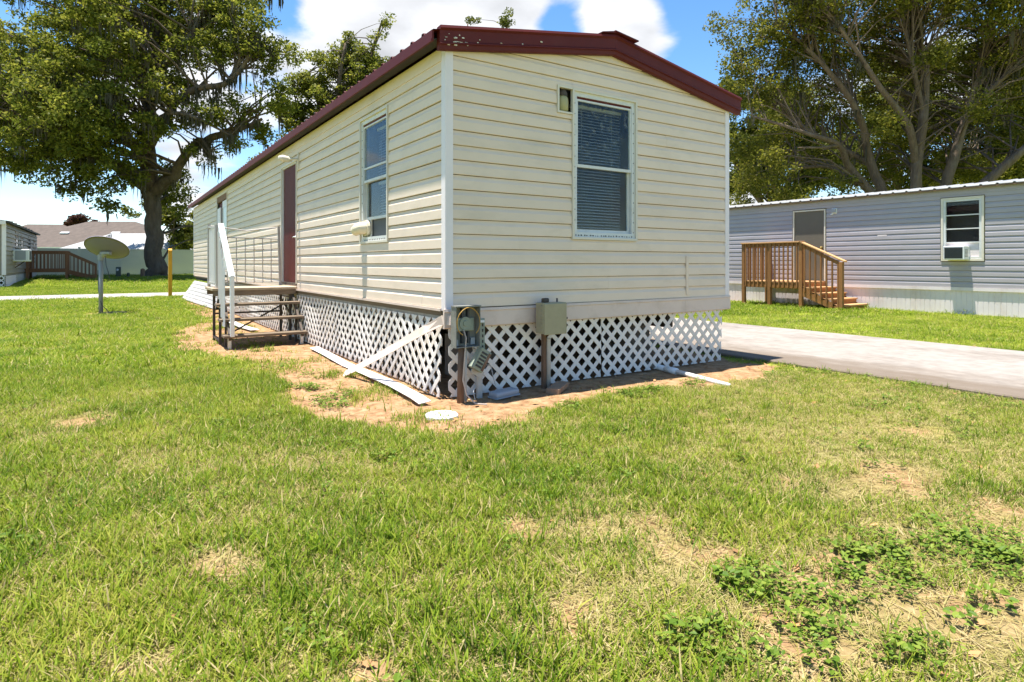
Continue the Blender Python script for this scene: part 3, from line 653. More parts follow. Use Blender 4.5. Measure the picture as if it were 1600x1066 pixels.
jm = MB(); lattice(PL, 4.91, 7.3, .02, .62, lambda u, z: .01*math.sin(u*2+z*3), joined=jm); lattice(PL, 7.31, 9.7, .02, .62, lambda u, z: .008*math.sin(u*2+z*3), joined=jm); lattice(PL, 9.71, 12.1, .02, .62, lambda u, z: .008*math.sin(u*2+z*3), joined=jm)
o = jm.build('lattice_skirt', mLath, home); tag(o, kind='stuff')
# white skirting boards leaning out from the far part of the left wall
mSkirtOld = M('old_skirt_vinyl', (.50,.475,.45), .6, .08, 2, objvar=.08, dirt=((.3,.22,.16), .5, 2, (1,1,3)))
for i in range(6):
    y0, y1 = 12.15, 17.45; t0, t1 = i/6, (i+1)/6; A = lambda t, y, o=0: (-.06-.36*t*(.35+.65*(y-y0)/(y1-y0)) - o, y + .2*t*(1 if y > 15 else -1), .60-.585*t)
    mb = MB(); mb.hexa([A(t0,y0), A(t0,y1), A(t1,y1), A(t1,y0), A(t0,y0,.012), A(t0,y1,.012), A(t1-.02,y1,.022), A(t1-.02,y0,.022)]); mb.build('leaning_skirt_board', mSkirtOld, home)

# ---------------------------------------------------------------- loose trim and things round the near corner
def strip(name, label, cat, pts, w, th, up, mat):
    mb = MB()
    vs = []; n = len(pts)
    for i, p in enumerate(pts):
        p = Vector(p); t = (Vector(pts[min(i+1,n-1)]) - Vector(pts[max(i-1,0)])).normalized(); u = Vector(up[i] if isinstance(up[0], (tuple, list)) else up); a = t.cross(u).normalized(); nn = a.cross(t).normalized()
        for (q, h) in ((-w/2, 0), (-w/2, th), (w/2, th), (w/2, 0)): vs.append(p + a*q + nn*h)
    fs = [(0,1,2,3), tuple((n-1)*4+k for k in (3,2,1,0))]
    for i in range(n-1):
        for k in range(4): fs.append((i*4+k, i*4+(k+1) % 4, (i+1)*4+(k+1) % 4, (i+1)*4+k))
    mb.add(vs, fs); return tag(mb.build(name, mat, bevel=.001), label, cat)
mTrimLoose = M('loose_white_trim', (.74,.715,.68), .45, .05, 5, dirt=((.42,.28,.18), .4, 4, (1,1,1)))
strip('hanging_trim_strip', 'beige trim strip hanging loose from the house corner down to the dirt', 'trim strip', [(.02,-.045,.672), (-.035,.0,.672), (-.10,.22,.575), (-.20,.70,.365), (-.30,1.15,.17), (-.37,1.55,.018)], .082, .006, [(0,-1,.1),(-.8,-.6,.1),(-.96,.0,.2),(-.95,0,.3),(-.9,0,.45),(-.8,0,.6)], mPinkTrim)
strip('fallen_trim_strip', 'long white trim strip lying on the dirt beside the lattice skirting', 'trim strip', [(-.10,3.62,.03), (-.14,2.9,.035), (-.17,2.1,.02), (-.19,1.3,.035), (-.215,.6,.045), (-.235,.1,.035), (-.245,-.10,.022)], .105, .009, (-.12,0,1), mTrimLoose)
strip('flat_trim_piece', 'pale flat strip lying on the dirt behind the entry steps', 'trim strip', [(-.45,8.9,.03), (-.42,8.0,.03), (-.40,7.0,.03), (-.33,6.3,.03)], .14, .012, (0,0,1), mTrimLoose)
pp = thing('pvc_pipe', (2.44,-.95,0), 'white pipe running from under the lattice across the dirt into the grass', 'pipe')
MB().tube([(2.60,.30,.035), (2.54,-.25,.030)], .03, 12).build('pipe', mPVC, pp, smooth=True); MB().tube([(2.545,-.20,.030), (2.44,-.98,.012)], .024, 12).build('pipe_end', mPVC, pp, smooth=True); MB().tube([(2.555,-.10,.03), (2.535,-.27,.03)], .035, 12).build('coupling', mPVC, pp, smooth=True)
lid = thing('cleanout_lid', (-.30,-.50,0), 'round white lid lying flat on the dirt in front of the house corner', 'lid')
MB().tube([(-.30,-.50,-.02), (-.30,-.50,.018), (-.30,-.50,.024)], [.125,.125,.118], 36).build('disc', mLidW, lid)
for (dx, dy) in ((.05,.035), (-.055,.0), (.03,-.06)): MB().tube([(-.30+dx,-.50+dy,.02), (-.30+dx,-.50+dy,.026)], .011, 10).build('bolt_hole', mHole, lid)
# open meter box on a rusty post
mp = thing('meter_post', (.04,-.19,0), 'rusty post at the house corner carrying an open grey electric meter box', 'electric meter')
mb = MB(); mb.tube([(.03,-.19,-.05), (.033,-.19,.2), (.045,-.185,.47)], [.03,.028,.03], 10); mb.build('post', mRust, mp, smooth=True)
MB().tube([(.085,-.16,-.05), (.085,-.16,.47)], .02, 10).build('conduit', mPostGrey, mp, smooth=True)
x0, x1, yb, yf, z0, z1 = -.035, .195, -.15, -.235, .462, .80
bx = MB().box(x0, x1, yb-.006, yb, z0, z1); bx.box(x0, x0+.006, yf, yb-.0065, z0, z1); bx.box(x1-.006, x1, yf, yb-.0065, z0, z1); bx.box(x0+.0065, x1-.0065, yf, yb-.0065, z0, z0+.006); bx.box(x0-.004, x1+.004, yf-.006, yb-.0065, z1-.006, z1+.004)
bx = bx.build('meter_box', mBoxGrey, mp)
mb = MB(); mb.box(x0+.03, x1-.03, yb-.03, yb-.008, z0+.13, z1-.10); mb.build('meter_base', mBoxGreen, mp, bevel=.004)
mb = MB(); mb.tube([(.08,yb-.03,.655), (.08,yb-.038,.655)], [.058,.054], 20); mb.tube([(.08,yb-.038,.655), (.08,yb-.045,.655)], [.026,.022], 14); mb.build('meter_socket', MATS['green_grey_board'], mp, smooth=False)
mb = MB()
for xx in (.045, .098):
    mb.box(xx, xx+.018, yb-.04, yb-.008, z1-.095, z1-.01); mb.box(xx, xx+.018, yb-.04, yb-.008, z0+.03, z0+.125)
mb.build('bus_bar', mWireD, mp)
mb = MB(); mb.box(x0+.012, x0+.05, yb-.03, yb-.008, z0+.012, z0+.06); mb.box(x1-.06, x1-.02, yb-.028, yb-.008, z0+.015, z0+.07); mb.build('terminal_block', mCoverGrey, mp)
mb = MB(); pts = [(.08+.108*math.cos(q)*(1+.02*math.sin(3*q)), yf-.004+.012*math.sin(2*q), .672+.118*math.sin(q)) for q in np.linspace(-.3*math.pi, 1.35*math.pi, 26)]; mb.tube(pts, .0042, 6); mb.build('yellow_wire', mWire, mp)
mb = MB(); mb.tube([(.06,-.19,.6), (.07,-.215,.54), (.05,-.23,.4), (.03,-.235,.2), (.05,-.26,.08), (.11,-.30,.01), (.17,-.38,.012)], .006, 6); mb.build('ground_cable', mWireW, mp)
# breaker board and its dangling cover
bb = thing('breaker_board', (.27,-.06,0), 'narrow green grey breaker board on a stub post with its cover dangling', 'breaker panel')
MB().box(.262, .312, -.075, -.045, -.05, .34).build('stub_post', mPostGrey, bb, bevel=.004)
MB().box(.25, .325, -.09, -.077, .33, .68).build('backplate', mBoxGreen, bb, bevel=.003)
mb = MB()
for i in range(6): mb.box(.262, .275, -.0925, -.0895, .37+i*.048, .385+i*.048); mb.box(.296, .308, -.0925, -.0895, .375+i*.047, .40+i*.047)
mb.build('knockouts', mHole, bb)
MB().box(.265, .312, -.105, -.0905, .645, .665).build('label_plate', mPlasticW, bb)
q = rad(32); cx, cy, cz = .245, -.14, .335; ax = Vector((math.cos(q),0,-math.sin(q))).normalized(); az = Vector((math.sin(q),0,math.cos(q)))
MB().obox((cx,cy,cz), ax*.058, Vector((0,.038,0)), az*.095).build('dangling_cover', mBoxGreen, bb, bevel=.006)
mb = MB()
for i in range(5): mb.obox(Vector((cx,cy-.039,cz))+az*(.06-i*.03)+ax*-.008, ax*.030, Vector((0,.004,0)), az*.008)
mb.build('breaker', mWireD, bb); MB().obox(Vector((cx,cy-.0395,cz))+ax*.042, ax*.012, Vector((0,.003,0)), az*.08).build('bus_strip', mRust, bb)
MB().obox((.235,-.115,.225), ax*.06, Vector((0,.004,0)), az*.03).build('lower_flap', mPostGrey, bb)
mb = MB(); mb.tube([(.19,-.13,.40), (.17,-.15,.46), (.20,-.12,.52), (.27,-.1,.50)], .004, 6); mb.tube([(.30,-.11,.29), (.36,-.13,.27), (.38,-.14,.17), (.40,-.14,.10)], .004, 6); mb.tube([(.20,-.13,.12), (.17,-.16,.07), (.18,-.17,.01)], .004, 6); mb.build('loose_wires', mCoverGrey, bb)
# khaki electric box on a double post
eb = thing('electric_box', (.98,-.10,0), 'closed khaki electrical box mounted on a post before the lattice', 'electric box')
MB().box(.955, .990, -.085, -.045, -.05, .80).build('wood_post', mRust, eb, bevel=.003); MB().tube([(1.018,-.075,-.05), (1.018,-.075,.45), (1.018,-.075,.46)], .022, 12).build('conduit', mPostGrey, eb, smooth=True)
MB().box(.865, 1.135, -.20, -.087, .515, .795).build('cabinet', mBoxBeige, eb, bevel=.006, seg=2)
MB().box(.873, 1.127, -.212, -.2005, .508, .788).build('cabinet_door', mBoxBeige, eb, bevel=.004, seg=2)
mb = MB()
for i in range(6): mb.box(.857, .8645, -.19, -.17, .535+i*.043, .553+i*.043)
mb.build('hinge_knuckle', mBoxBeige, eb)
MB().box(.915, .975, -.15, -.10, .796, .835).build('conduit_hub', mSteel, eb, bevel=.01, seg=2); MB().tube([(1.085,-.12,.79), (1.085,-.12,.83)], .008, 8).build('cable_stub', mWireD, eb); MB().box(1.1275, 1.140, -.208, -.196, .64, .66).build('latch', mSteel, eb)
gc = thing('grey_box_cover', (.47,-.16,0), 'blue grey plastic cover lying on the dirt below the breaker board', 'box cover')
MB().obox((.47,-.17,.035), (.125,.012,.006), (-.006,.062,0), (0,0,.024)).build('cover', mCoverGrey, gc, bevel=.018, seg=3); MB().obox((.47,-.17,.01), (.13,.012,.006), (-.006,.066,0), (0,0,.006)).build('rim', mCoverGrey, gc, bevel=.003)
wb = thing('wood_block', (1.0,-.24,0), 'short weathered brown wood block lying in the dirt below the khaki box', 'wood block')
MB().obox((1.0,-.24,.03), (.13,.09,.006), (-.035,.05,0), (.004,0,.026)).build('block', mWoodBlock, wb, bevel=.008, seg=2)

# ---------------------------------------------------------------- entry steps at the red door
st = thing('entry_steps', (-.5,4.8,0), 'weathered wooden entry steps with white handrail leading to the maroon door', 'steps')
def bd(x0,x1,y0,y1,z0,z1,mat,name='tread',bev=.004): return MB().box(x0,x1,y0,y1,z0,z1).build(name, mat, st, bevel=bev)
for k in range(3): bd(-1.17, -.015, 4.83+k*.262, 4.83+k*.262+.256, .765, .803, mWoodTop, 'platform_board')
bd(-1.15, -.03, 4.845, 4.88, .69, .764, mWood, 'platform_joist'); bd(-1.15, -.03, 5.53, 5.565, .69, .764, mWood, 'platform_joist')
for k, (yn, z) in enumerate(((4.27,.185), (4.46,.39), (4.645,.59))):
    bd(-1.10+.02*k-.04*k, .035-.02*k, yn, yn+.23, z-.035, z, mWood if k else mWood, 'tread')
for x in (-1.06, -.10):
    for y in (4.90, 5.50): MB().beam((x,y,-.03), (x,y,.69), .035, .035).build('leg', mSteel, st)
for x in (-1.02, -.07):
    MB().beam((x,4.30,.13), (x,4.98,.76), .03, .05).build('stringer', mSteel, st); MB().beam((x,4.36,-.03), (x,4.36,.15), .04, .04).build('leg', mAlu, st); MB().beam((x,4.68,-.03), (x,4.68,.55), .028, .028).build('leg', mSteel, st)
MB().beam((-1.06,4.90,.06), (-1.06,5.5,.06), .03, .03).build('brace', mSteel, st); MB().beam((-1.06,4.90,.08), (-.10,4.90,.60), .02, .02).build('brace', mSteel, st); MB().beam((-1.06,5.5,.40), (-.1,5.5,.40), .025, .025).build('brace', mSteel, st); MB().beam((-.1,4.9,.4), (-.1,5.5,.6), .02, .02).build('brace', mSteel, st)
MB().beam((-1.05,4.93,1.71), (-1.01,4.22,.96), .075, .045).build('handrail', mRailWhite, st, bevel=.008, seg=2)
MB().beam((-1.01,4.235,1.0), (-1.0,4.26,.17), .05, .06, up=(0,1,0)).build('newel_post', mRailWhite, st, bevel=.004)
MB().beam((-1.10,4.90,.80), (-1.11,4.93,1.70), .035, .035).build('rail_post', mRailGrey, st); MB().beam((-1.12,5.58,.80), (-1.12,5.58,1.74), .04, .04).build('rail_post', mRailGrey, st); MB().beam((-.09,5.58,.80), (-.115,5.58,1.74), .035, .035).build('rail_post', mRailGrey, st)
MB().beam((-1.12,5.58,1.70), (-1.11,4.93,1.66), .03, .03).build('side_rail', mRailGrey, st); MB().beam((-1.12,5.58,.86), (-1.10,4.93,.86), .03, .03).build('side_rail', mRailGrey, st)
for k in range(7): y = 5.02+k*.082; MB().beam((-1.11,y,.86), (-1.115,y,1.66), .026, .022).build('baluster', mRailWhite, st)
for k in range(5):
    y = 4.84-k*.12; z = .80 - k*.12; MB().beam((-1.085,y,max(.30, z-.15)), (-1.09,y,1.60-.125*k*1.0), .022, .02).build('baluster', mRailWhite, st)
for k, z in enumerate((.86, 1.03, 1.20, 1.37, 1.54)): MB().tube([(-1.11,5.58,z+.01), (-.09-.004*k,5.58,z)], .008, 6).build('grid_bar', mRailGrey, st)
MB().tube([(-1.11,5.58,1.72), (-.6,5.58,1.66), (-.115,5.58,1.73)], .010, 6).build('top_rail', mRailGrey, st)
for k in range(7): x = -.99+k*.127; MB().tube([(x,5.58,.85), (x-.003,5.58,1.55)], .007, 6).build('grid_bar', mRailGrey, st)

# ---------------------------------------------------------------- satellite dish, posts, pedestal
dh = thing('satellite_dish', (-2.53,12.33,0), 'large round grey satellite dish on a steel pole in the left lawn', 'satellite dish')
R3 = Vector((RT[0],RT[1],0)); F3 = Vector((FW[0],FW[1],0)); Z3 = Vector((0,0,1))
Vd = (F3 - R3*.665).normalized(); Rd = (R3 + F3*.665).normalized(); axd = (Vd*.50 + (Rd*.27 + Z3*.963)*.866).normalized(); dc = Vector((-2.53,12.33,0)) + R3*.13 + Z3*1.48
MB().tube([(-2.53,12.33,-.1), (-2.53,12.33,1.34)], .045, 14).build('pole', mPole, dh, smooth=True)
a_ = axd.orthogonal().normalized(); b_ = axd.cross(a_); mb = MB(); nr, na = 8, 40; vs = []
for side in (0, 1):
    for i in range(nr+1):
        r = .455*i/nr; h = .12*(r/.455)**2 - .07 - side*.012
        for k in range(na): t = 2*math.pi*k/na; vs.append(dc + (a_*math.cos(t)+b_*math.sin(t))*r + axd*h)
fs = []; S = (nr+1)*na
for side in (0, 1):
    for i in range(nr):
        for k in range(na): fs.append(tuple(side*S + j for j in (i*na+k, i*na+(k+1) % na, (i+1)*na+(k+1) % na, (i+1)*na+k)))
for k in range(na): fs.append((nr*na+k, nr*na+(k+1) % na, S+nr*na+(k+1) % na, S+nr*na+k))
mb.add(vs, fs); mb.build('reflector', mDish, dh, smooth=True, recalc=False)
back = dc - axd*.10
mb = MB(); mb.tube([back, Vector((-2.53,12.33,1.33))+R3*.04], [.05,.055], 10); mb.beam(back+R3*-.1, back+R3*.12, .09, .05); mb.tube([(-2.53,12.33,1.22), (-2.53,12.33,1.36)], .062, 12); mb.beam(Vector((-2.53,12.33,1.40))+R3*-.02, back+R3*.13-Z3*.02, .04, .05); mb.build('mount_bracket', mPole, dh)
fe = dc + axd*.42 + R3*-.02; mb = MB(); mb.tube([dc - F3*.3 + Z3*.2, fe], .012, 6); mb.tube([fe, fe-axd*.1], [.03,.045], 10); mb.build('feed_arm', mPole, dh)
mb = MB(); mb.tube([Vector((-2.53,12.33,1.38))+R3*.1, Vector((-2.53,12.33,1.1))+R3*.12, Vector((-2.53,12.33,.95))+R3*.17, Vector((-2.53,12.33,.82))+R3*.2], .008, 6); mb.tube([Vector((-2.53,12.33,1.0))-R3*.05-F3*.03, Vector((-2.53,12.33,.5))-R3*.056, Vector((-2.53,12.33,.2))+R3*.05-F3*.05, Vector((-2.53,12.33,.03))+R3*.2], .007, 6); mb.build('cable', mWireD, dh)
ss = thing('stepping_stone', (-2.3,12.15,0), 'flat brown stone beside the satellite dish pole', 'stone')
mb = MB(); poly = [Vector((-2.53,12.33,-.02)) + R3*(.32+.27*math.cos(t)*(1+.1*math.sin(3*t))) + F3*(-.02+.2*math.sin(t)) for t in np.linspace(0, 2*math.pi, 13)[:-1]]; mb.prism(poly, (0,0,.055)); mb.build('stone', mStoneFlat, ss, bevel=.01)
yp = thing('yellow_post', (-.64,19.05,0), 'yellow painted square wooden post at the edge of the street', 'post')
MB().box(-.695, -.585, 19.0, 19.11, -.1, 1.58).build('post', mYellow, yp, bevel=.006); MB().prism([(-.695,19.0,1.58), (-.585,19.0,1.58), (-.585,19.11,1.64), (-.695,19.11,1.64)], (0,.001,.02)).build('cut_top', mYellow, yp)

# ---------------------------------------------------------------- grey mobile home across the driveway
gh = thing('mobile_home', (13.77,4,0), 'grey sided mobile home with ribbed metal roof and white skirting, right background', 'mobile home')
GX, GY0, GY1 = 13.77, -7.5, 15.5
PR = lambda u, z, d: (GX-d, u, z)
gwin = (.89, 1.70, 1.22, 2.645); gdoor = (4.46, 5.38, .66, 2.62)
GE = .1265
wall_core(gh, mCore, PR, GY0, GY1, .55, 2.86, [gwin, gdoor]); mb = MB(); mb.box(GX+.09, GX+4.0, GY0, GY0+.08, .5, 2.86); mb.box(GX+.09, GX+4.0, GY1-.08, GY1, .5, 2.86); mb.box(GX+3.92, GX+4.0, GY0+.08, GY1-.08, .5, 2.86); mb.build('wall', mVinylG, gh)
mb = MB(); mb.box(GX+.1, GX+3.9, GY0+.1, GY1-.1, .5, .56); mb.box(GX+1.9, GX+1.95, GY0+.1, GY1-.1, .56, 2.86); mb.build('interior_partition', mDark, gh)
siding(gh, mVinylG, PR, GY0+.05, GY1-.05, .615, 2.70, [pad(gwin), pad(gdoor)], seams=4.2)
MB().pbox(PR, GY0, GY1, .535, .612, .0, .03).build('starter_trim', mSkirt, gh); MB().pbox(PR, GY0, GY1, 2.72, 2.86, .002, .028).build('frieze_trim', mVinylG, gh)
yy = GY0
while yy < GY1-.01:
    mb = MB(); n = 4; vs = []; w_ = .42
    prof = [(0,0),(.002,.008),(.09,.008),(.10,.0),(.11,.008),(.20,.008),(.21,0),(.22,.008),(.31,.008),(.32,0),(.33,.008),(.418,.008),(.42,0)]
    for z in (-.03, .535): vs += [PR(yy+a, z, -.01+d) for a, d in prof]
    k = len(prof); mb.add(vs, [(i, i+1, k+i+1, k+i) for i in range(k-1)]); mb.build('skirt_panel', mSkirt, gh, recalc=False); yy += .42
# ribbed roof
mb = MB(); prof = []; y = GY0-.15
while y < GY1+.1: prof += [(y,0),(y+.12,0),(y+.14,.022),(y+.17,.022),(y+.19,0)]; y += .30
k = len(prof); pl = [(GX-.13, 2.885), (GX+2.0, 3.16), (GX+4.13, 2.885)]; vs = []
for (x, z) in pl: vs += [(x, yy, z+h) for yy, h in prof]
for (x, z) in pl: vs += [(x, yy, z+h-.012) for yy, h in prof]
fs = [(r*k+i, r*k+i+1, (r+1)*k+i+1, (r+1)*k+i) for r in (0, 1, 3, 4) for i in range(k-1)] + [(r*k+i, r*k+i+1, (r+3)*k+i+1, (r+3)*k+i) for r in (0, 2) for i in range(k-1)]
mb.add(vs, fs).build('roof', mGalv, gh, recalc=False)
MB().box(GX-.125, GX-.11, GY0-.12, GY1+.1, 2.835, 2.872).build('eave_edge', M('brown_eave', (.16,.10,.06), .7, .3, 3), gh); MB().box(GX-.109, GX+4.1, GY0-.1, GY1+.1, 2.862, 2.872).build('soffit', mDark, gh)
MB().prism([(GX, GY0-.02, 2.87), (GX+2.0, GY0-.02, 3.14), (GX+4.0, GY0-.02, 2.87)], (0,.05,0)).build('gable_wall', mVinylG, gh)
# window with four lights, air conditioner
u0, u1, z0, z1 = gwin
w = ring(MB(), PR, u0+.03, u1-.03, z0+.03, z1-.03, .05, -.03, .02).build('window', mAluPaint, gh); ring(MB(), PR, u0-.012, u1+.012, z0-.012, z1+.012, .042, -.005, .036).build('trim', mTrimCream, w)
a, b, c, d = u0+.08, u1-.08, z0+.08, z1-.08; zs = [c+.33, c+.33+(d-c-.33)/3, c+.33+2*(d-c-.33)/3, d]
for i in range(3):
    MB().pbox(PR, a, b, zs[i]-.012, zs[i]+.012, -.03, .012).build('glazing_bar', mAluPaint, w); MB().pbox(PR, a, b, zs[i]+.012, zs[i+1]-.012, -.016, -.012).build('pane', mGlassClear, w)
MB().pbox(PR, a, b, c, c+.32, -.02, -.012).build('filler_panel', mSkirt, w)
MB().pbox(PR, a-.1, b+.1, c+.3, d+.1, -.6, -.58).build('back_sheet', mDark, w)  # flat near-black sheet set back behind the panes
ac = thing('air_conditioner', (GX-.15,1.42,1.24), 'white window air conditioner in the grey home window', 'air conditioner')
MB().pbox(PR, 1.16, 1.57, 1.235, 1.545, -.10, .28).build('casing', mPlasticW, ac, bevel=.012, seg=2)
MB().pbox(PR, 1.19, 1.545, 1.265, 1.515, .279, .286).build('grille', mPlasticDk, ac)
for i in range(9): MB().pbox(PR, 1.20, 1.535, 1.28+i*.026, 1.284+i*.026, .286, .291).build('fin', MATS['dark_grille'], ac)
for i in range(6): MB().pbox(PR, 1.1585, 1.1605, 1.30+i*.03, 1.315+i*.03, .08, .25).build('vent_slot', mBoxGrey, ac)
gd = MB().pbox(PR, gdoor[0]+.03, gdoor[1]-.03, gdoor[2]+.01, gdoor[3]-.03, -.04, .0).build('door', mGreyDoor, gh, bevel=.003); frame_u(MB(), PR, (gdoor[0]+.028, gdoor[1]-.028, gdoor[2], gdoor[3]-.028), .035, -.04, .03).build('door_frame', mTrimCream, gd)
MB().tube([PR(4.56,1.58,.0), PR(4.56,1.58,.03), PR(4.56,1.58,.05), PR(4.56,1.58,.075)], [.03,.014,.03,.022], 12).build('door_knob', M('brass', (.5,.36,.12), .35, .05, metal=.8), gd, smooth=True)
pl_ = MB().pbox(PR, 4.14, 4.28, 2.48, 2.62, .0, .035).build('porch_light', mPlasticW, gh, bevel=.01, seg=2); MB().pbox(PR, 4.16, 4.26, 2.51, 2.60, .035, .07).build('lens', mCoverGrey, pl_); MB().pbox(PR, 4.24, 4.30, 2.455, 2.478, .0, .05).build('sensor', mPlasticW, pl_)
MB().pbox(PR, 2.9, 3.12, 1.83, 1.87, .0135, .018).build('patch', mSkirt, gh)

# deck and stairs in front of the grey home
def deck(root, X0, X1, Y0, Y1, zf, ztop, ny, nsteps, run, mat, mtop, side, gz0=0.0, stair_end='front'):
    """platform from X0 (outer) to X1 (house); stairs go towards -Y (side=-1) or +Y"""
    def bm_(p0, p1, w, h, n, m=mat, up=(0,0,1)): return MB().beam(p0, p1, w, h, up).build(n, m, root, bevel=.004)
    def bo(*a, n='board', m=mat): return MB().box(*a).build(n, m, root, bevel=.004)
    yS = Y0 if side < 0 else Y1                      # stair side
    yB = Y1 if side < 0 else Y0
    post = .09
    for (x, y) in ((X0, yS), (X0, yB), (X0, (Y0+Y1)/2+.05)):
        bo(x-post/2, x+post/2, y-post/2, y+post/2, gz0-.05, ztop-.025, n='post')
    for (x, y) in ((X1-.09, yS), (X1-.09, yB)): bo(x-post/2, x+post/2, y-post/2, y+post/2, gz0-.05, ztop-.025 if y == yB else zf, n='post')
    k = int((Y1-Y0)/.145)
    for i in range(k): y = Y0-.02+i*(Y1-Y0+.04)/k; bo(X0-.03, X1-.02, y, y+(Y1-Y0+.04)/k-.008, zf-.032, zf, n='deck_board', m=mtop)
    bo(X0-.02, X0+.02, Y0-.04, Y1+.04, zf-.18, zf-.034, n='rim_joist'); bo(X0+.021, X1-.03, yB-.02, yB+.02, zf-.18, zf-.034, n='rim_joist'); bo(X0+.021, X1-.03, yS-.02, yS+.02, zf-.18, zf-.034, n='rim_joist')
    bo(X0-.075, X0+.06, Y0-.06, Y1+.06, ztop-.024, ztop+.012, n='cap_rail', m=mtop); bo(X0-.02, X0+.02, Y0+.046, Y1-.046, ztop-.115, ztop-.026, n='rail')
    bo(X0+.061, X1-.05, yB-.06, yB+.06, ztop-.024, ztop+.012, n='cap_rail', m=mtop); bo(X0+.046, X1-.14, yB-.02, yB+.02, ztop-.115, ztop-.026, n='rail')
    for i in range(ny): 
        y = Y0+.09+i*(Y1-Y0-.18)/(ny-1); bo(X0-.058, X0-.0205, y-.018, y+.018, zf-.16, ztop-.03, n='baluster')
    m_ = max(4, int((X1-X0)/.14))
    for i in range(m_): x = X0+.12+i*(X1-X0-.34)/(m_-1); yy_ = yB+.0205*(-side); bo(x-.018, x+.018, min(yy_, yy_-.037*side), max(yy_, yy_-.037*side), zf-.16, ztop-.03, n='baluster')
    rise_ = (zf-gz0)/(nsteps+1)
    for i in range(nsteps):
        z = zf - rise_*(i+1); ya = yS + side*(.03+run*i); yb_ = yS + side*(.03+run*(i+1)+.02)
        bo(X0-.02, X1-.05, min(ya,yb_), max(ya,yb_), z-.035, z, n='tread', m=mtop)
        yr = yS + side*(run*(i+1)+.02); bo(X0-.015, X1-.055, min(yr, yr-.02*side), max(yr, yr-.02*side), gz0-.02 if i == nsteps-1 else z-rise_+.0, z-.036, n='riser')
    yr = yS + side*.045; bo(X0-.015, X1-.055, min(yr, yr-.02*side), max(yr, yr-.02*side), zf-rise_, zf-.037, n='riser')
    yE = yS + side*(run*nsteps+.02); zE = ztop - (zf-gz0-rise_*1.0)
    for x in (X0-.0, X1-.08): MB().prism([(x-.02, yS+side*.02, zf-.10), (x-.02, yE, gz0+.03), (x-.02, yE, gz0-.03), (x-.02, yE-side*.16, gz0-.03), (x-.02, yS+side*.02, zf-.36)], (.038,0,0)).build('stringer', mat, root)
    bo(X0-post/2-.03, X0+post/2-.03, min(yE, yE-side*post), max(yE, yE-side*post), gz0-.05, zE+.01, n='post')
    bm_((X0-.01, yS+side*-.02, ztop), (X0-.01, yE+side*.05, zE+.02), .13, .034, 'stair_cap_rail', mtop); bm_((X0-.01, yS+side*.046, ztop-.10), (X0-.01, yE-side*.10, zE-.03), .038, .085, 'stair_rail')
    nb = 7
    for i in range(nb):
        t = (i+.8)/(nb+.3); y = yS + side*(t*(run*nsteps-.03)); zt = ztop+(zE-ztop)*t - .05; zb = zf - .20 + (gz0+.02-zf+.16)*t
        bo(X0-.058, X0-.0205, y-.018, y+.018, max(gz0, zb), zt, n='baluster')
dk = thing('deck', (12.6,5.2,0), 'reddish brown wooden deck with stairs and railing at the grey home door', 'deck')
deck(dk, 12.55, 13.72, 4.42, 6.12, .68, 1.72, 13, 4, .27, mDeck, mDeckTop, -1, 0.0)

# ---------------------------------------------------------------- taupe home across the street with its deck
th = thing('mobile_home', (-6.13,33,.14), 'small taupe mobile home across the street, at the left edge', 'mobile home')
LX, LY0, LY1 = -6.13, 29.4, 43.4
PT = lambda u, z, d: (LX+d, u, z)
PTf = lambda u, z, d: (u, LY0-d, z)
def lap(P, u0, u1, z0, z1, e, name, mat):
    mb = MB(); z = z0; vs = []; fs = []; k = 0
    while z < z1-.01:
        zt = min(z+e, z1); vs = [P(u0,z,0), P(u0,z,.055), P(u0,zt,.004), P(u1,z,0), P(u1,z,.055), P(u1,zt,.004)]; mb.add(vs, [(0,1,4,3),(1,2,5,4)]); z += e
    return mb.build(name, mat, th, recalc=False)
MB().box(LX-4.2, LX, LY0, LY1, .62, 2.92).build('wall', mVinylT, th); lap(PT, LY0+.08, LY1-.08, .72, 2.86, .2, 'siding', mVinylT); lap(PTf, LX-4.1, LX-.1, .72, 2.95, .2, 'siding', mVinylT)
MB().box(LX-.09, LX+.05, LY0-.05, LY0+.09, .66, 2.9).build('corner_post', mWhiteVinyl, th)
mb = MB(); mb.prism([(LX+.18, LY0-.15, 2.90), (LX-2.1, LY0-.15, 3.22), (LX-4.4, LY0-.15, 2.90), (LX-4.4, LY0-.15, 2.99), (LX-2.1, LY0-.15, 3.31), (LX+.18, LY0-.15, 2.99)], (0, LY1-LY0+.3, 0)); mb.build('roof', M('dark_eave', (.05,.045,.04), .7, .15, 3), th)
MB().box(LX-4.3, LX+.06, LY0-.19, LY0-.155, 2.83, 3.0).build('fascia', mWhiteVinyl, th)
for i in range(7): y = LY0+1.0+i*1.4; MB().beam((LX+.1,y,2.99), (LX+.1,y+.25,3.03), .12, .05).build('roof_clip', mSteel, th)
MB().box(LX-.02, LX+.01, LY0, LY1, .1, .62).build('skirting', M('worn_white_skirting', (.5,.47,.44), .8, .15, 2, dirt=((.2,.14,.1), .6, 1.2, (1,1,1))), th)
lap(PT, LY0+.05, LY0+3.6, .16, .62, .09, 'skirt_siding', mWhiteVinyl)
jm = MB(); h = .03
for sgn in (1, -1):
    for c in np.arange(LX-4.6, LX+.8, .2):
        poly = [(c-h, .12), (c+h, .12), (c+h+sgn*.52, .64), (c-h+sgn*.52, .64)]
        for f in (lambda p: p[0]-(LX-4.1), lambda p: LX-p[0]):
            poly = clip(poly, f)
            if len(poly) < 3: break
        if len(poly) >= 3: jm.prism([(u, LY0-.03-.01*(sgn > 0), z) for u, z in poly], (0,-.009,0))
o = jm.build('lattice_skirt', mLath, th); tag(o, kind='stuff')
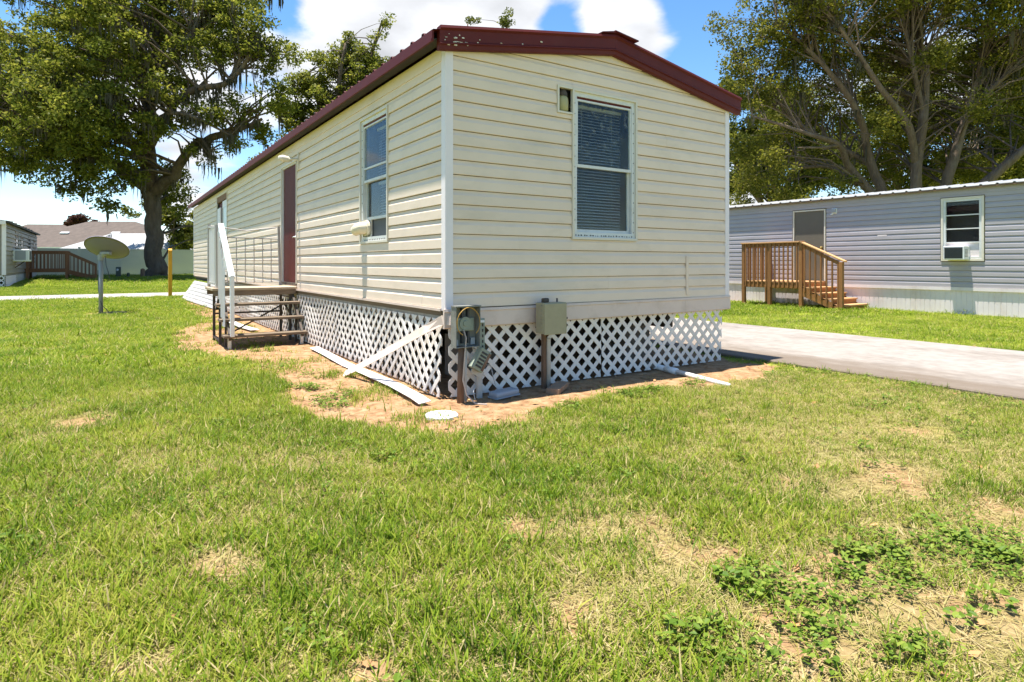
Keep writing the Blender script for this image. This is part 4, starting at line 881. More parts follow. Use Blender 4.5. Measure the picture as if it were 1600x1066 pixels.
for (y0, y1, z0, z1) in ((32.9,33.9,1.2,2.7), (35.0,35.9,1.2,2.6), (38.3,39.4,.75,2.65), (41.2,42.0,1.1,2.6)):
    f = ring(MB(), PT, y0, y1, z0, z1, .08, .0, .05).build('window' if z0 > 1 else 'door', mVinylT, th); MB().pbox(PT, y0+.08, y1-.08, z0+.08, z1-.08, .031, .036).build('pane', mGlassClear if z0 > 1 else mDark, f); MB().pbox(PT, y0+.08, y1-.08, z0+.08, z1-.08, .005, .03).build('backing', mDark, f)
la = thing('air_conditioner', (LX+.2,32.2,1.2), 'white window air conditioner on the taupe home side', 'air conditioner')
MB().pbox(PT, 31.9, 33.0, 1.25, 1.82, .0, .62).build('casing', mPlasticW, la, bevel=.02); MB().box(LX+.1, LX+.5, 31.892, 31.90, 1.32, 1.75).build('grille', mCoverGrey, la); MB().pbox(PT, 32.1, 32.8, 1.33, 1.75, .62, .625).build('grille', mPlasticDk, la); MB().beam((LX+.04,32.5,.95), (LX+.4,32.5,1.25), .04, .04).build('bracket', mSteel, la)
ldk = thing('deck', (-4.6,36.6,.3), 'dark brown wooden deck with descending stairs beside the taupe home', 'deck')
# deck seen from its side: rail runs outwards from the wall, stairs go on outwards
def deck_out(root, y0, y1, xw, xo, zf, zt, g, mat):
    def bo(*a, n='board'): return MB().box(*a).build(n, mat, root)
    for x in (xw+.15, xo):
        for y in (y0, y1): bo(x-.06, x+.06, y-.06, y+.06, g-.1, zt, n='post')
    for y in (y0, y1):
        bo(xw+.05, xo+.1, y-.07, y+.07, zt, zt+.04, n='cap_rail'); bo(xw+.21, xo-.07, y-.025, y+.025, zt-.12, zt-.002, n='rail'); bo(xw+.02, xo+.03, y-.03, y+.03, zf-.2, zf-.03, n='rim_joist')
        for i in range(10): x = xw+.25+i*(xo-xw-.4)/9; bo(x-.022, x+.022, y-.06, y-.027, zf-.15, zt-.02, n='baluster')
        xe = xo+1.3; MB().beam((xo,y,zt+.02), (xe,y,zt-.66), .13, .04).build('stair_cap_rail', mat, root); MB().beam((xo,y,zt-.07), (xe,y,zt-.75), .04, .09).build('stair_rail', mat, root); bo(xe-.05, xe+.05, y-.05, y+.05, g-.1, zt-.66, n='post')
        MB().beam((xo+.03,y,zf-.18), (xe-.06,y,g+.06), .04, .2).build('stringer', mat, root)
        for i in range(7): t = (i+.7)/7.4; x = xo+1.3*t; bo(x-.02, x+.02, y-.06, y-.026, max(g, zf-.15-.62*t), zt-.10-.68*t, n='baluster')
    for i in range(10): y = y0+(y1-y0)*i/10; bo(xw+.03, xo+.02, y, y+(y1-y0)/10-.01, zf-.03, zf, n='deck_board')
    for i in range(3): bo(xo+.1+.3*i, xo+.42+.3*i, y0+.05, y1-.05, zf-.2*(i+1)-.04, zf-.2*(i+1), n='tread')
deck_out(ldk, 36.6, 38.2, LX, -4.30, .88, 1.80, .28, mDeckDark)
MB().box(LX, LX+.75, 29.2, 36.3, .04, .10).build('mulch_bed', mSoilDark).__setitem__('kind', 'structure')

# ---------------------------------------------------------------- far fence, utility posts, houses behind
fn = thing('fence', (0,46,.28), 'long sage green vinyl privacy fence behind the big oak', 'fence')
x = -26.0
while x < 14:
    MB().box(x-.065, x+.065, 45.94, 46.06, .2, 2.22).build('fence_post', mFence, fn, bevel=.01); MB().prism([(x-.08,45.92,2.22), (x+.08,45.92,2.22), (x+.08,46.08,2.22), (x-.08,46.08,2.22)], (0,0,.05)).build('post_cap', mFence, fn)
    mb = MB(); mb.box(x+.066, x+2.37, 45.985, 46.015, .3, 1.16); mb.box(x+.066, x+2.37, 45.985, 46.015, 1.20, 2.08); mb.box(x+.066, x+2.37, 45.97, 46.03, 2.081, 2.17); mb.box(x+.066, x+2.37, 45.97, 46.03, .22, .30); mb.box(x+.066, x+2.37, 45.97, 46.03, 1.161, 1.199); mb.build('fence_panel', mFence, fn); x += 2.44
pd = thing('utility_pedestal', (-1.9,36.9,.3), 'dark green utility pedestal on the lawn before the fence', 'utility box')
def rel(px, d): X = (px-800)/952.5*d; return (CAMP[0]+X*RT[0]+d*FW[0], CAMP[1]+X*RT[1]+d*FW[1])
px_, py_ = rel(185, 36.5); pd.location = (px_,py_,.28); LOC[pd.name] = Vector((px_,py_,.28))
MB().box(px_-.13, px_+.13, py_-.13, py_+.13, .2, .95).build('cabinet', mPed, pd, bevel=.03, seg=2); MB().tube([(px_-.04,py_-.13,.78), (px_-.07,py_-.16,.78)], .07, 12).build('tag_plate', mPlasticW, pd)
for (q, d_, h_, m_, lb_) in ((200.5,35.5,.32,mPed,'short black utility marker stub in the lawn left of the big oak'), (223,36.2,.56,mRust,'rusty stub post at the foot of the big oak trunk')):
    a_x, a_y = rel(q, d_); g0 = float(rise(a_y)); s_ = thing('stub_post', (a_x,a_y,g0), lb_, 'post'); MB().tube([(a_x,a_y,g0-.1), (a_x,a_y,g0+h_*.9), (a_x,a_y,g0+h_)], [.08 if h_ < .4 else .13, .08 if h_ < .4 else .12, .05], 12).build('stub', m_, s_)
def hip_house(name, label, cx, cy, w, d, zw, zr, ridge, wall, roof, rot=0.0, chimney=False):
    r = thing(name, (cx,cy,.2), label, 'house', 'houses beyond the fence'); c, s = math.cos(rot), math.sin(rot)
    T = lambda x, y, z: (cx+x*c-y*s, cy+x*s+y*c, z)
    mb = MB(); mb.hexa([T(-w,-d,0),T(w,-d,0),T(w,d,0),T(-w,d,0),T(-w,-d,zw),T(w,-d,zw),T(w,d,zw),T(-w,d,zw)]); mb.build('wall', wall, r)
    e = .45; mb = MB(); mb.add([T(-w-e,-d-e,zw-.05),T(w+e,-d-e,zw-.05),T(w+e,d+e,zw-.05),T(-w-e,d+e,zw-.05),T(-ridge,0,zr),T(ridge,0,zr)], [(0,1,5,4),(1,2,5),(2,3,4,5),(3,0,4),(3,2,1,0)]); rf = mb.build('roof', roof, r)
    mb = MB(); P4 = [T(-w-e-.02,-d-e-.02,0),T(w+e+.02,-d-e-.02,0)]; mb.beam((P4[0][0],P4[0][1],zw-.1), (P4[1][0],P4[1][1],zw-.1), .04, .2); mb.build('gutter', mPlasticW, r)
    return r, rf, T
VIEW_ROT = -math.atan2(FW[0], FW[1])
hx, hy = rel(175, 58); r, rf, T = hip_house('house', 'brown shingled house roof rising behind the sage fence', hx, hy, 7.6, 5.5, 2.55, 5.15, 2.2, mStucco, mShingle, VIEW_ROT)
for (u) in (-2.3, 2.3): MB().obox(T(u,-3.0,3.92), Vector((RT[0],RT[1],0))*.38, Vector((0,0,.05)), Vector((FW[0],FW[1],.4))*.12).build('roof_vent', mPlasticW, rf)
hx, hy = rel(215, 52); hip_house('house', 'pale grey low hipped outbuilding roof just above the fence top', hx, hy, 4.6, 2.6, 2.25, 3.72, 2.2, mPlasticW, mShingleP, VIEW_ROT)
hx, hy = rel(85, 74); r, rf, T = hip_house('house', 'farther brown roofed house with a cream wall, left of the oak', hx, hy, 6.5, 5, 3.2, 5.9, 3.0, mStucco, mShingle, VIEW_ROT+.12)
hx, hy = rel(62, 66); hip_house('house', 'small brown hipped roof just right of the taupe home roof', hx, hy, 2.6, 3, 3.0, 4.6, .3, mStucco, mShingle, VIEW_ROT)

# ---------------------------------------------------------------- trees
def leaves(centers, sizes, n_per, flat, lsize, up_bias=.55):
    """rhombic leaf faces spread through clumps"""
    C = np.repeat(centers, n_per, 0); S = np.repeat(sizes, n_per, 0); n = len(C)
    p = RNG.normal(size=(n,3)); p /= np.linalg.norm(p, axis=1, keepdims=True); p *= (RNG.random((n,1))**.45)
    p[:,2] *= flat; P = C + p*S[:,None]
    nrm = RNG.normal(size=(n,3)); nrm[:,2] += up_bias*1.6; nrm /= np.linalg.norm(nrm, axis=1, keepdims=True)
    a = np.cross(nrm, RNG.normal(size=(n,3))); a /= np.linalg.norm(a, axis=1, keepdims=True); b = np.cross(nrm, a)
    L = (lsize*(.6+.8*RNG.random(n)))[:,None]; Wd = L*(.42+.2*RNG.random(n))[:,None]
    v = np.stack([P-a*L*.5, P+b*Wd*.5-a*L*.05, P+a*L*.5, P-b*Wd*.5-a*L*.05], 1).reshape(-1,3)
    return v, np.arange(4*n).reshape(-1,4)
def moss(points, lens, nrib=9, w=.05):
    vs = []; fs = []; k = 0
    for p, L in zip(points, lens):
        for r in range(nrib):
            q = random.random()*6.28; ox, oy = (random.gauss(0,.13), random.gauss(0,.13)); l = L*random.uniform(.45,1.0); ww = w*random.uniform(.6,1.3); c, s = math.cos(q)*ww, math.sin(q)*ww
            sg = 4
            for i in range(sg+1):
                t = i/sg; tw = (1-t)**.8*(.6+.8*random.random()); jx, jy = ox+random.gauss(0,.03)*t, oy+random.gauss(0,.03)*t
                vs += [(p[0]+jx-c*tw, p[1]+jy-s*tw, p[2]-l*t), (p[0]+jx+c*tw, p[1]+jy+s*tw, p[2]-l*t)]
            for i in range(sg): fs.append((k+2*i, k+2*i+1, k+2*i+3, k+2*i+2))
            k += 2*(sg+1)
    return np.array(vs), np.array(fs)
def tree(name, label, base, limbs, blobs, nclump, n_per, lsize, mat_leaf, mat_bark, csize=(.5,.95), flat=.62, moss_n=0, moss_len=(.6,2.0), group=None, shell=.5, branch_frac=.4, cat='tree', brad=.045):
    """base: world xyz. limbs: [(points (right, depth, up) in metres from base), radii]. blobs: (right, depth, up, rx, ry, rz)"""
    T = lambda u, w, v: (base[0]+u*RT[0]+w*FW[0], base[1]+u*RT[1]+w*FW[1], base[2]+v)
    root = thing(name, base, label, cat, group); mb = MB(); samples = []; srad = []
    for pts, rr in limbs:
        # smooth the polyline
        P = [Vector(T(*p)) for p in pts]; Q = []; RR = []
        for i in range(len(P)-1):
            p0 = P[max(i-1,0)]; p1 = P[i]; p2 = P[i+1]; p3 = P[min(i+2,len(P)-1)]
            for k in range(4):
                t = k/4; q = .5*((2*p1) + (p2-p0)*t + (2*p0-5*p1+4*p2-p3)*t*t + (3*p1-p0-3*p2+p3)*t**3)
                r_ = rr[i]+(rr[i+1]-rr[i])*t; q = q + Vector((random.gauss(0,1), random.gauss(0,1), random.gauss(0,.6)))*r_*.10; Q.append(q); RR.append(r_*random.uniform(.94,1.08))
        Q.append(P[-1]); RR.append(rr[-1]); mb.tube(Q, RR, 10 if rr[0] > .2 else 7); samples += Q; srad += RR
    SP = np.array([tuple(s) for s in samples])
    vol = np.array([b[3]*b[4]*b[5] for b in blobs])**.75; pr = vol/vol.sum(); ids = RNG.choice(len(blobs), nclump, p=pr); B = np.array(blobs)[ids]
    d = RNG.normal(size=(nclump,3)); d /= np.linalg.norm(d, axis=1, keepdims=True); d *= (RNG.random((nclump,1))**(shell))
    q = B[:,:3] + d*B[:,3:6]
    C = np.stack([base[0]+q[:,0]*RT[0]+q[:,1]*FW[0], base[1]+q[:,0]*RT[1]+q[:,1]*FW[1], base[2]+q[:,2]], 1)
    for c in C[:int(nclump*branch_frac)]:
        ds = np.linalg.norm(SP - c, axis=1) + 2.5*np.maximum(0, SP[:,2]-c[2]+.5) + 6.0*(SP[:,2] < base[2]+.28*(C[:,2].max()-base[2])); i = int(random.choice(np.argsort(ds)[:14:2]))
        if ds[i] > 4.5 and random.random() < .7: continue
        a = Vector(SP[i]); b = Vector(c); m1 = a.lerp(b, .4) + Vector((random.gauss(0,.15), random.gauss(0,.15), .12*(b-a).length)); m2 = a.lerp(b, .75) + Vector((random.gauss(0,.12), random.gauss(0,.12), .08*(b-a).length))
        r_ = min(srad[i]*.5, brad*(1+.25*(b-a).length)); mb.tube([a, m1, m2, b], [r_, r_*.7, r_*.45, r_*.15], 5, cap=False)
    mb.build('trunk', mat_bark, root, smooth=True, recalc=False)
    sz = RNG.uniform(csize[0], csize[1], nclump); v, f = leaves(C, sz, n_per, flat, lsize); np_mesh('crown', v, f, mat_leaf, root)
    if moss_n:
        pick = RNG.integers(0, nclump, moss_n); low = C[pick]; pts = [tuple(p - np.array([0,0,.2])) for p in low]
        lim = [i for i in range(len(SP)) if srad[i] < .45 and SP[i][2] > base[2]+4.5]
        pts += [tuple(SP[random.choice(lim)]) for _ in range(moss_n//2)]
        ln = [random.uniform(*moss_len)*(1.6 if random.random() < .15 else 1) for _ in pts]; v, f = moss(pts, ln); tag(np_mesh('spanish_moss', v, f, mMoss, root), kind='stuff')
    return root
S38 = 38/952.5
def blob(px, py, r, base_px, base_py, d, depth=0, sy=1.0, dz=1.1):
    k = d/952.5; return ((px-base_px)*k, depth, (base_py-py)*k, r*k, r*k*dz, r*k*sy)
# big mossy oak on the left
d = 38.0; bx_, by_ = rel(243, d); bz = .28; BB = lambda px, py, r, dep=0, sy=.8: blob(px, py, r, 243, 434, d, dep, sy)
def LP(*pts): return [((px-243)*d/952.5, dep, (434-py)*d/952.5) for px, py, dep in pts]
oak_limbs = [
    (LP((243,438,0),(243,420,0),(242,380,0),(240,335,0),(237,300,0)), [.78,.57,.49,.47,.5]),
    (LP((237,305,0),(228,260,.5),(215,200,1),(205,140,1.5),(195,70,2),(185,0,2)), [.42,.36,.30,.24,.18,.10]),
    (LP((238,305,0),(262,285,-.3),(280,275,-.5),(305,245,-1),(345,222,-1.2),(385,214,-1.5),(425,195,-1.5)), [.42,.36,.33,.26,.22,.16,.08]),
    (LP((237,300,0),(245,240,-1),(250,170,-1),(245,100,-.5),(248,30,0),(250,-40,0)), [.44,.38,.34,.3,.24,.12]),
    (LP((236,300,0),(205,262,-2),(165,235,-3),(120,215,-3.5),(70,205,-4)), [.36,.3,.24,.17,.08]),
    (LP((235,300,0),(190,240,2),(140,180,3),(90,130,3.5),(40,90,4)), [.36,.3,.24,.17,.08]),
    (LP((245,240,-1),(290,190,-2),(330,160,-2.5),(380,150,-2.5),(410,120,-2.5),(430,80,-2.5)), [.28,.24,.2,.16,.12,.06]),
    (LP((248,170,-1),(285,120,-2),(320,80,-2),(345,40,-2),(365,0,-2)), [.24,.2,.16,.12,.06]),
    (LP((305,245,-1),(330,225,-1.5),(352,245,-2),(362,270,-2)), [.16,.12,.08,.04]),
    (LP((280,200,-2),(265,225,-3),(310,200,-3.5),(350,205,-3.5),(395,228,-3)), [.1,.12,.12,.1,.05])]
oak_blobs = [BB(50,120,85,1), BB(15,190,62,0), BB(30,250,42,-1), BB(110,250,55,-3), BB(160,245,60,-4), BB(90,45,85,2), BB(150,130,85,-3), BB(195,60,85,0), BB(215,185,70,-4), BB(175,290,30,-3,.9),
    BB(225,285,42,3,1.0), BB(300,50,65,0), BB(290,140,48,-1), BB(360,35,52,-1), BB(385,95,42,-2), BB(425,105,38,-2), BB(440,160,30,-2), BB(400,190,28,-2,.6), BB(425,205,30,0,.7), BB(345,250,26,-2,.7), BB(330,205,22,-2,.6), BB(250,-30,120,0),
    BB(110,-40,110,0), BB(380,-30,70,0), BB(-40,140,80,0), BB(-60,230,50,0), BB(-50,50,90,1), BB(270,330,14,1), BB(355,165,26,-1,.6), BB(60,190,60,-3), BB(195,272,34,-4), BB(228,255,42,-5), BB(262,258,30,-4), BB(165,300,20,-3), BB(288,345,20,3), BB(272,368,16,3), BB(215,318,22,-3), BB(262,310,18,2), BB(255,190,42,-5), BB(290,222,26,-4), BB(236,228,44,-6), BB(302,172,32,-4), BB(332,112,32,-3), BB(340,192,20,-3), BB(265,120,45,-5), BB(235,60,50,-5), BB(230,290,26,-4), BB(252,285,20,-3), BB(180,200,50,-6), BB(448,122,34,-2), BB(455,172,26,-2), BB(412,58,44,-2), BB(462,88,24,-1), BB(385,238,20,-2,.7), BB(372,200,24,-3,.6), BB(318,215,22,-3)]
tree('oak_tree', 'huge mossy live oak with a thick trunk before the sage fence', (bx_,by_,bz), oak_limbs, oak_blobs, 2150, 74, .215, mLeafOak, mBark, (.42,.82), .6, 480, (.35,1.35))
# darker tree standing behind it, its crown over the roof of the cream home
d = 46.0; bx2, by2 = rel(510, d); BB2 = lambda px, py, r, dep=0, sy=.85: blob(px, py, r, 510, 434, d, dep, sy)
LQ = lambda *pts: [((px-510)*46/952.5, dep, (434-py)*46/952.5) for px, py, dep in pts]
tree('oak_tree', 'oak with upright branch tips showing above the cream home roof', (bx2,by2,.3),
    [(LQ((510,436,0),(512,380,0),(515,300,0),(525,230,0)), [.6,.5,.45,.4]), (LQ((525,235,0),(560,150,0),(580,90,0),(596,40,0)), [.3,.22,.14,.06]), (LQ((520,240,0),(500,170,0),(480,120,0)), [.3,.2,.08]), (LQ((522,235,0),(470,200,1),(430,190,1)), [.25,.18,.08]), (LQ((525,235,0),(535,150,-1),(545,80,-1)), [.25,.16,.07])],
    [BB2(596,62,14), BB2(600,40,10), BB2(588,105,24), BB2(575,90,22), BB2(545,70,14), BB2(560,130,35), BB2(520,115,32), BB2(495,95,16), BB2(480,140,28), BB2(530,170,50), BB2(590,165,34), BB2(460,180,28), BB2(480,220,40), BB2(560,220,60), BB2(545,95,18), BB2(520,90,12), BB2(400,260,30,2), BB2(440,240,30,2)], 560, 85, .22, mLeafOak, mBark, (.45,.8), .65, 40, (.5,1.4))
d = 60.0; bx3, by3 = rel(765, d); BB3 = lambda px, py, r, dep=0: blob(px, py, r, 765, 434, d, dep, .9)
LR = lambda *pts: [((px-765)*60/952.5, dep, (434-py)*60/952.5) for px, py, dep in pts]
tree('tall_tree', 'distant tree whose two leafy tips peek above the maroon roof edge', (bx3,by3,.3), [(LR((765,436,0),(765,300,0),(762,180,0)), [.5,.4,.3]), (LR((762,185,0),(745,110,0),(730,45,0)), [.25,.15,.05]), (LR((762,185,0),(780,110,0),(795,40,0)), [.25,.15,.05])],
    [BB3(723,40,9), BB3(738,42,8), BB3(795,30,9), BB3(790,44,11), BB3(808,45,8), BB3(775,48,7), BB3(740,90,30), BB3(790,95,32), BB3(765,170,60)], 170, 80, .26, mLeafFar, mBark, (.45,.75), .7)
# wide many-stemmed oak behind the grey home
d = 25.0; bx4, by4 = rel(1425, d); BB4 = lambda px, py, r, dep=0, sy=.85: blob(px, py, r, 1425, 440, d, dep, sy, 1.2)
def LS(*pts): return [((px-1425)*25/952.5, dep, (440-py)*25/952.5) for px, py, dep in pts]
r_limbs = [
    (LS((1425,446,0),(1425,420,0),(1424,380,0)), [1.1,.85,.75]),
    (LS((1415,390,0),(1390,330,0),(1372,298,0),(1330,250,0),(1300,215,-.5),(1255,205,-1),(1210,190,-1),(1160,175,-1)), [.36,.30,.27,.22,.17,.12,.09,.04]),
    (LS((1420,390,0),(1400,320,.3),(1384,270,.5),(1365,215,.5),(1345,170,0),(1300,120,-.5),(1245,60,-.5),(1205,30,-.5)), [.36,.31,.28,.23,.2,.15,.1,.05]),
    (LS((1425,385,0),(1418,310,-.5),(1416,250,-.6),(1428,170,-.6),(1432,90,-.5),(1428,20,0),(1430,-60,0)), [.36,.30,.27,.23,.2,.17,.08]),
    (LS((1416,245,-.6),(1395,190,-1),(1345,140,-1.4),(1310,95,-1.6),(1265,40,-1.8),(1228,5,-2)), [.22,.2,.16,.12,.08,.04]),
    (LS((1430,385,0),(1458,310,-.3),(1480,240,-.3),(1505,160,-.2),(1540,60,0),(1555,-30,0)), [.36,.30,.27,.22,.16,.09]),
    (LS((1500,165,-.2),(1535,130,-.4),(1575,90,-.4),(1620,50,-.4)), [.2,.17,.13,.07]),
    (LS((1435,385,0),(1485,300,-.8),(1530,255,-1.2),(1575,210,-1.5),(1640,165,-1.8)), [.36,.29,.25,.2,.1]),
    (LS((1425,250,0),(1455,200,.6),(1465,130,1),(1470,60,1.3),(1475,-10,1.5)), [.2,.17,.14,.1,.05]),
    (LS((1350,270,.5),(1318,240,1),(1275,240,1),(1230,250,1.2)), [.15,.13,.1,.05]),
    (LS((1375,240,.5),(1345,215,.9),(1290,185,1),(1240,150,1),(1195,130,1)), [.18,.15,.12,.08,.04]),
    (LS((1300,215,-.5),(1265,222,-1),(1220,226,-1.5)), [.1,.07,.03]),
    (LS((1428,170,-.6),(1395,70,-1),(1380,0,-1)), [.14,.11,.07])]
r_blobs = [BB4(1170,50,45), BB4(1140,20,28), BB4(1150,100,32), BB4(1180,140,45), BB4(1165,215,30), BB4(1200,255,36,1.5), BB4(1185,290,26,2.5), BB4(1230,80,60,1), BB4(1260,20,70,0), BB4(1290,140,55,3), BB4(1330,60,70,2), BB4(1250,200,40,2.5), BB4(1330,220,40,3.5), BB4(1300,280,34,4),
    BB4(1400,30,75,2), BB4(1390,130,60,3.5), BB4(1450,230,55,4), BB4(1470,80,75,3), BB4(1520,160,65,3.5), BB4(1560,60,75,1), BB4(1580,150,60,2), BB4(1570,240,55,3), BB4(1530,280,36,4), BB4(1640,80,80,0), BB4(1640,210,60,1), BB4(1400,-50,110,0), BB4(1250,-50,90,0), BB4(1540,-50,100,0), BB4(1360,-10,60,-2), BB4(1500,20,50,-2), BB4(1230,10,40,-2), BB4(1590,20,50,-2), BB4(1480,-10,60,-2), BB4(1195,262,26,-1), BB4(1235,288,22,-1), BB4(1170,235,22,-1.5), BB4(1290,270,22,-1), BB4(1345,285,18,1), BB4(1440,285,18,2), BB4(1510,290,20,2), BB4(1340,190,22,-2), BB4(1470,170,26,-2), BB4(1400,100,26,-2.5)]
tree('oak_tree', 'wide many-stemmed oak spreading behind the grey home roof', (bx4,by4,0), [(p_, [q_*.68 for q_ in r_]) for p_, r_ in r_limbs], r_blobs, 2300, 72, .125, mLeafOakR, mBarkR, (.32,.62), .62, 40, (.4,1.1), shell=.45, brad=.022)
# leafy trees farther behind the grey home
for (q, dd, bl, lab) in ((1215, 42, [(1150,220,40),(1180,270,45),(1230,230,55),(1290,260,50),(1200,180,45),(1260,180,50),(1160,290,26),(1320,230,45),(1150,150,36),(1250,300,40)], 'dark leafy tree filling the gap between cream home and right oak'),
                        (1450, 44, [(1380,260,50),(1440,280,45),(1500,260,50),(1350,200,50),(1420,200,55),(1480,190,55),(1400,130,55),(1470,120,60),(1540,250,45)], 'leafy background tree directly behind the many-stemmed oak'),
                        (1590, 40, [(1580,260,50),(1620,220,70),(1560,190,50),(1530,270,40),(1600,130,60),(1660,170,70),(1540,110,50)], 'leafy tree with moss at the right edge behind the grey home')):
    bq = rel(q, dd); k_ = dd/952.5
    tree('leafy_tree', lab, (bq[0],bq[1],0), group='leafy trees behind the grey home', limbs= [([(0,0,-.1),(.1,0,2.5),(0,.2,5),(-.3,0,8)], [.4,.34,.28,.16]), ([(0,.1,4),(2,0,6.5),(3.5,0,8.5)], [.2,.14,.06]), ([(0,.1,4),(-2,0,6.5),(-3.2,0,8.5)], [.2,.14,.06])],
        blobs=[((px-q)*k_, random.uniform(-2,2), (440-py)*k_, r_*k_, r_*k_*1.1, r_*k_*.9) for px, py, r_ in bl], nclump=520, n_per=80, lsize=.23, mat_leaf=mLeafFar if q != 1590 else mLeafOakR, mat_bark=mBarkR, csize=(.45,.85), flat=.7, moss_n=30 if q == 1590 else 0, moss_len=(.8,2.0))
# shrubs and small trees beyond the fence, a plum-leaved tree among the houses
for (nm, lab, q, dd, bl, ml, n_, ls) in (('shade_tree', 'dark small tree behind the fence beside the oak trunk', 275, 50, [(272,345,22),(285,365,20),(262,330,16),(290,385,16),(275,375,18),(225,330,14),(205,340,12)], mLeafFar, 90, .24),
        ('palm_clump', 'pale leafy tree next to the far corner of the cream home', 296, 54, [(297,360,9),(300,378,11),(294,385,10),(303,345,5)], mLeafOakR, 45, .3),
        ('plum_tree', 'plum coloured treetop above the brown roofs left of the oak', 128, 66, [(122,354,6),(132,352,6),(114,358,4),(140,356,4),(128,362,8)], mLeafRed, 40, .3)):
    bq = rel(q, dd); k_ = dd/952.5; tree(nm, lab, (bq[0],bq[1],.3), [([(0,0,-.1),(0,0,1.4),(.1,0,2.6)], [.2,.16,.1])], [((px-q)*k_, random.uniform(-1,1), (434-py)*k_, r_*k_, r_*k_, r_*k_*.9) for px, py, r_ in bl], n_, 60, ls, ml, mBark, (.35,.6), .7)

# ---------------------------------------------------------------- lawn, weeds, litter
LIB = bpy.data.collections.new('blade_library'); LIBW = bpy.data.collections.new('weed_library')
def blade_tuft(name, col, nb, rad_, h0, h1, w, dry, seed, lean=.55):
    rs = random.Random(seed); mb = MB(); vs = []; fs = []; mi = []
    for i in range(nb):
        a = rs.random()*6.283; r = rad_*math.sqrt(rs.random()); x, y = r*math.cos(a), r*math.sin(a); h = rs.uniform(h0, h1); q = rs.random()*6.283; l = lean*h*rs.uniform(.2,1.5)
        if rs.random() < .18: l *= 1.8; h *= .65
        dx, dy = math.cos(q), math.sin(q); wx, wy = -dy*w*rs.uniform(.6,1.3)/2, dx*w*rs.uniform(.6,1.3)/2; b = len(vs)
        for t, ww in ((0,.8),(.4,1.0),(.75,.7)):
            cx, cy, cz = x+dx*l*t*t, y+dy*l*t*t, h*t*(1-.15*t); vs += [(cx-wx*ww, cy-wy*ww, cz-.004), (cx+wx*ww, cy+wy*ww, cz-.004)]
        vs.append((x+dx*l, y+dy*l, h*.85)); fs += [(b,b+1,b+3,b+2),(b+2,b+3,b+5,b+4),(b+4,b+5,b+6)]; mi += [1 if rs.random() < dry else 0]*3
    me = bpy.data.meshes.new(name); me.from_pydata(vs, [], fs); me.materials.append(mGrass); me.materials.append(mGrassDry); me.polygons.foreach_set('material_index', mi); me.update()
    o = bpy.data.objects.new(name, me); col.objects.link(o); return o
for i in range(6): blade_tuft('a%d_tuft' % i, LIB, 10, .055, .016, .052, .0040, (.12,.3,.18,.4,.1,.5)[i], 100+i, .8)
for i in range(2): blade_tuft('b%d_tall' % i, LIB, 9, .03, .045, .09, .0042, .1, 200+i, .6)
for i in range(2): blade_tuft('c%d_straw' % i, LIB, 12, .07, .008, .03, .003, 1.0, 300+i, 2.4)
for i in range(3): blade_tuft('d%d_patch' % i, LIB, 60, .26, .02, .06, .010, .12, 400+i, .8)
def weed_tuft(name, seed, nl, rad_, size):
    rs = random.Random(seed); vs = []; fs = []
    for i in range(nl):
        a = rs.random()*6.283; r = rad_*math.sqrt(rs.random()); x, y = r*math.cos(a), r*math.sin(a); z = rs.uniform(.012,.05)*(1.2-r/rad_*.5); q = rs.random()*6.283; L = size*rs.uniform(.6,1.3); Wd = L*rs.uniform(.5,.75); d = Vector((math.cos(q),math.sin(q),rs.uniform(-.25,.5))).normalized(); s = Vector((-math.sin(q),math.cos(q),rs.uniform(-.3,.3))).normalized(); p = Vector((x,y,z)); b = len(vs); up = Vector((0,0,1))*L*.12
        vs += [p, p+d*L*.35+s*Wd*.5+up, p+d*L*.45, p+d*L*.35-s*Wd*.5+up, p+d*L*.75+s*Wd*.38+up*.6, p+d*L*.75-s*Wd*.38+up*.6, p+d*L]
        fs += [(b,b+1,b+2),(b,b+2,b+3),(b+1,b+4,b+6,b+2),(b+2,b+6,b+5,b+3)]
    me = bpy.data.meshes.new(name); me.from_pydata([tuple(v) for v in vs], [], fs); me.materials.append(mWeed); o = bpy.data.objects.new(name, me); LIBW.objects.link(o)
for i in range(4): weed_tuft('w%d_weed' % i, 500+i, 24, .055, .016+.003*i)
def scatter_group(name, coll):
    ng = bpy.data.node_groups.new(name, 'GeometryNodeTree'); ng.interface.new_socket('Geometry', in_out='INPUT', socket_type='NodeSocketGeometry'); ng.interface.new_socket('Geometry', in_out='OUTPUT', socket_type='NodeSocketGeometry')
    N = ng.nodes; L = ng.links; i = N.new('NodeGroupInput'); o = N.new('NodeGroupOutput'); ip = N.new('GeometryNodeInstanceOnPoints'); ci = N.new('GeometryNodeCollectionInfo')
    ci.inputs['Collection'].default_value = coll; ci.inputs['Separate Children'].default_value = True; ci.inputs['Reset Children'].default_value = True
    def na(n_, t): a = N.new('GeometryNodeInputNamedAttribute'); a.data_type = t; a.inputs['Name'].default_value = n_; return a.outputs['Attribute']
    L.new(i.outputs[0], ip.inputs['Points']); L.new(ci.outputs[0], ip.inputs['Instance']); ip.inputs['Pick Instance'].default_value = True
    L.new(na('idx', 'INT'), ip.inputs['Instance Index']); L.new(na('rot', 'FLOAT_VECTOR'), ip.inputs['Rotation']); L.new(na('scl', 'FLOAT_VECTOR'), ip.inputs['Scale']); L.new(ip.outputs[0], o.inputs[0]); return ng
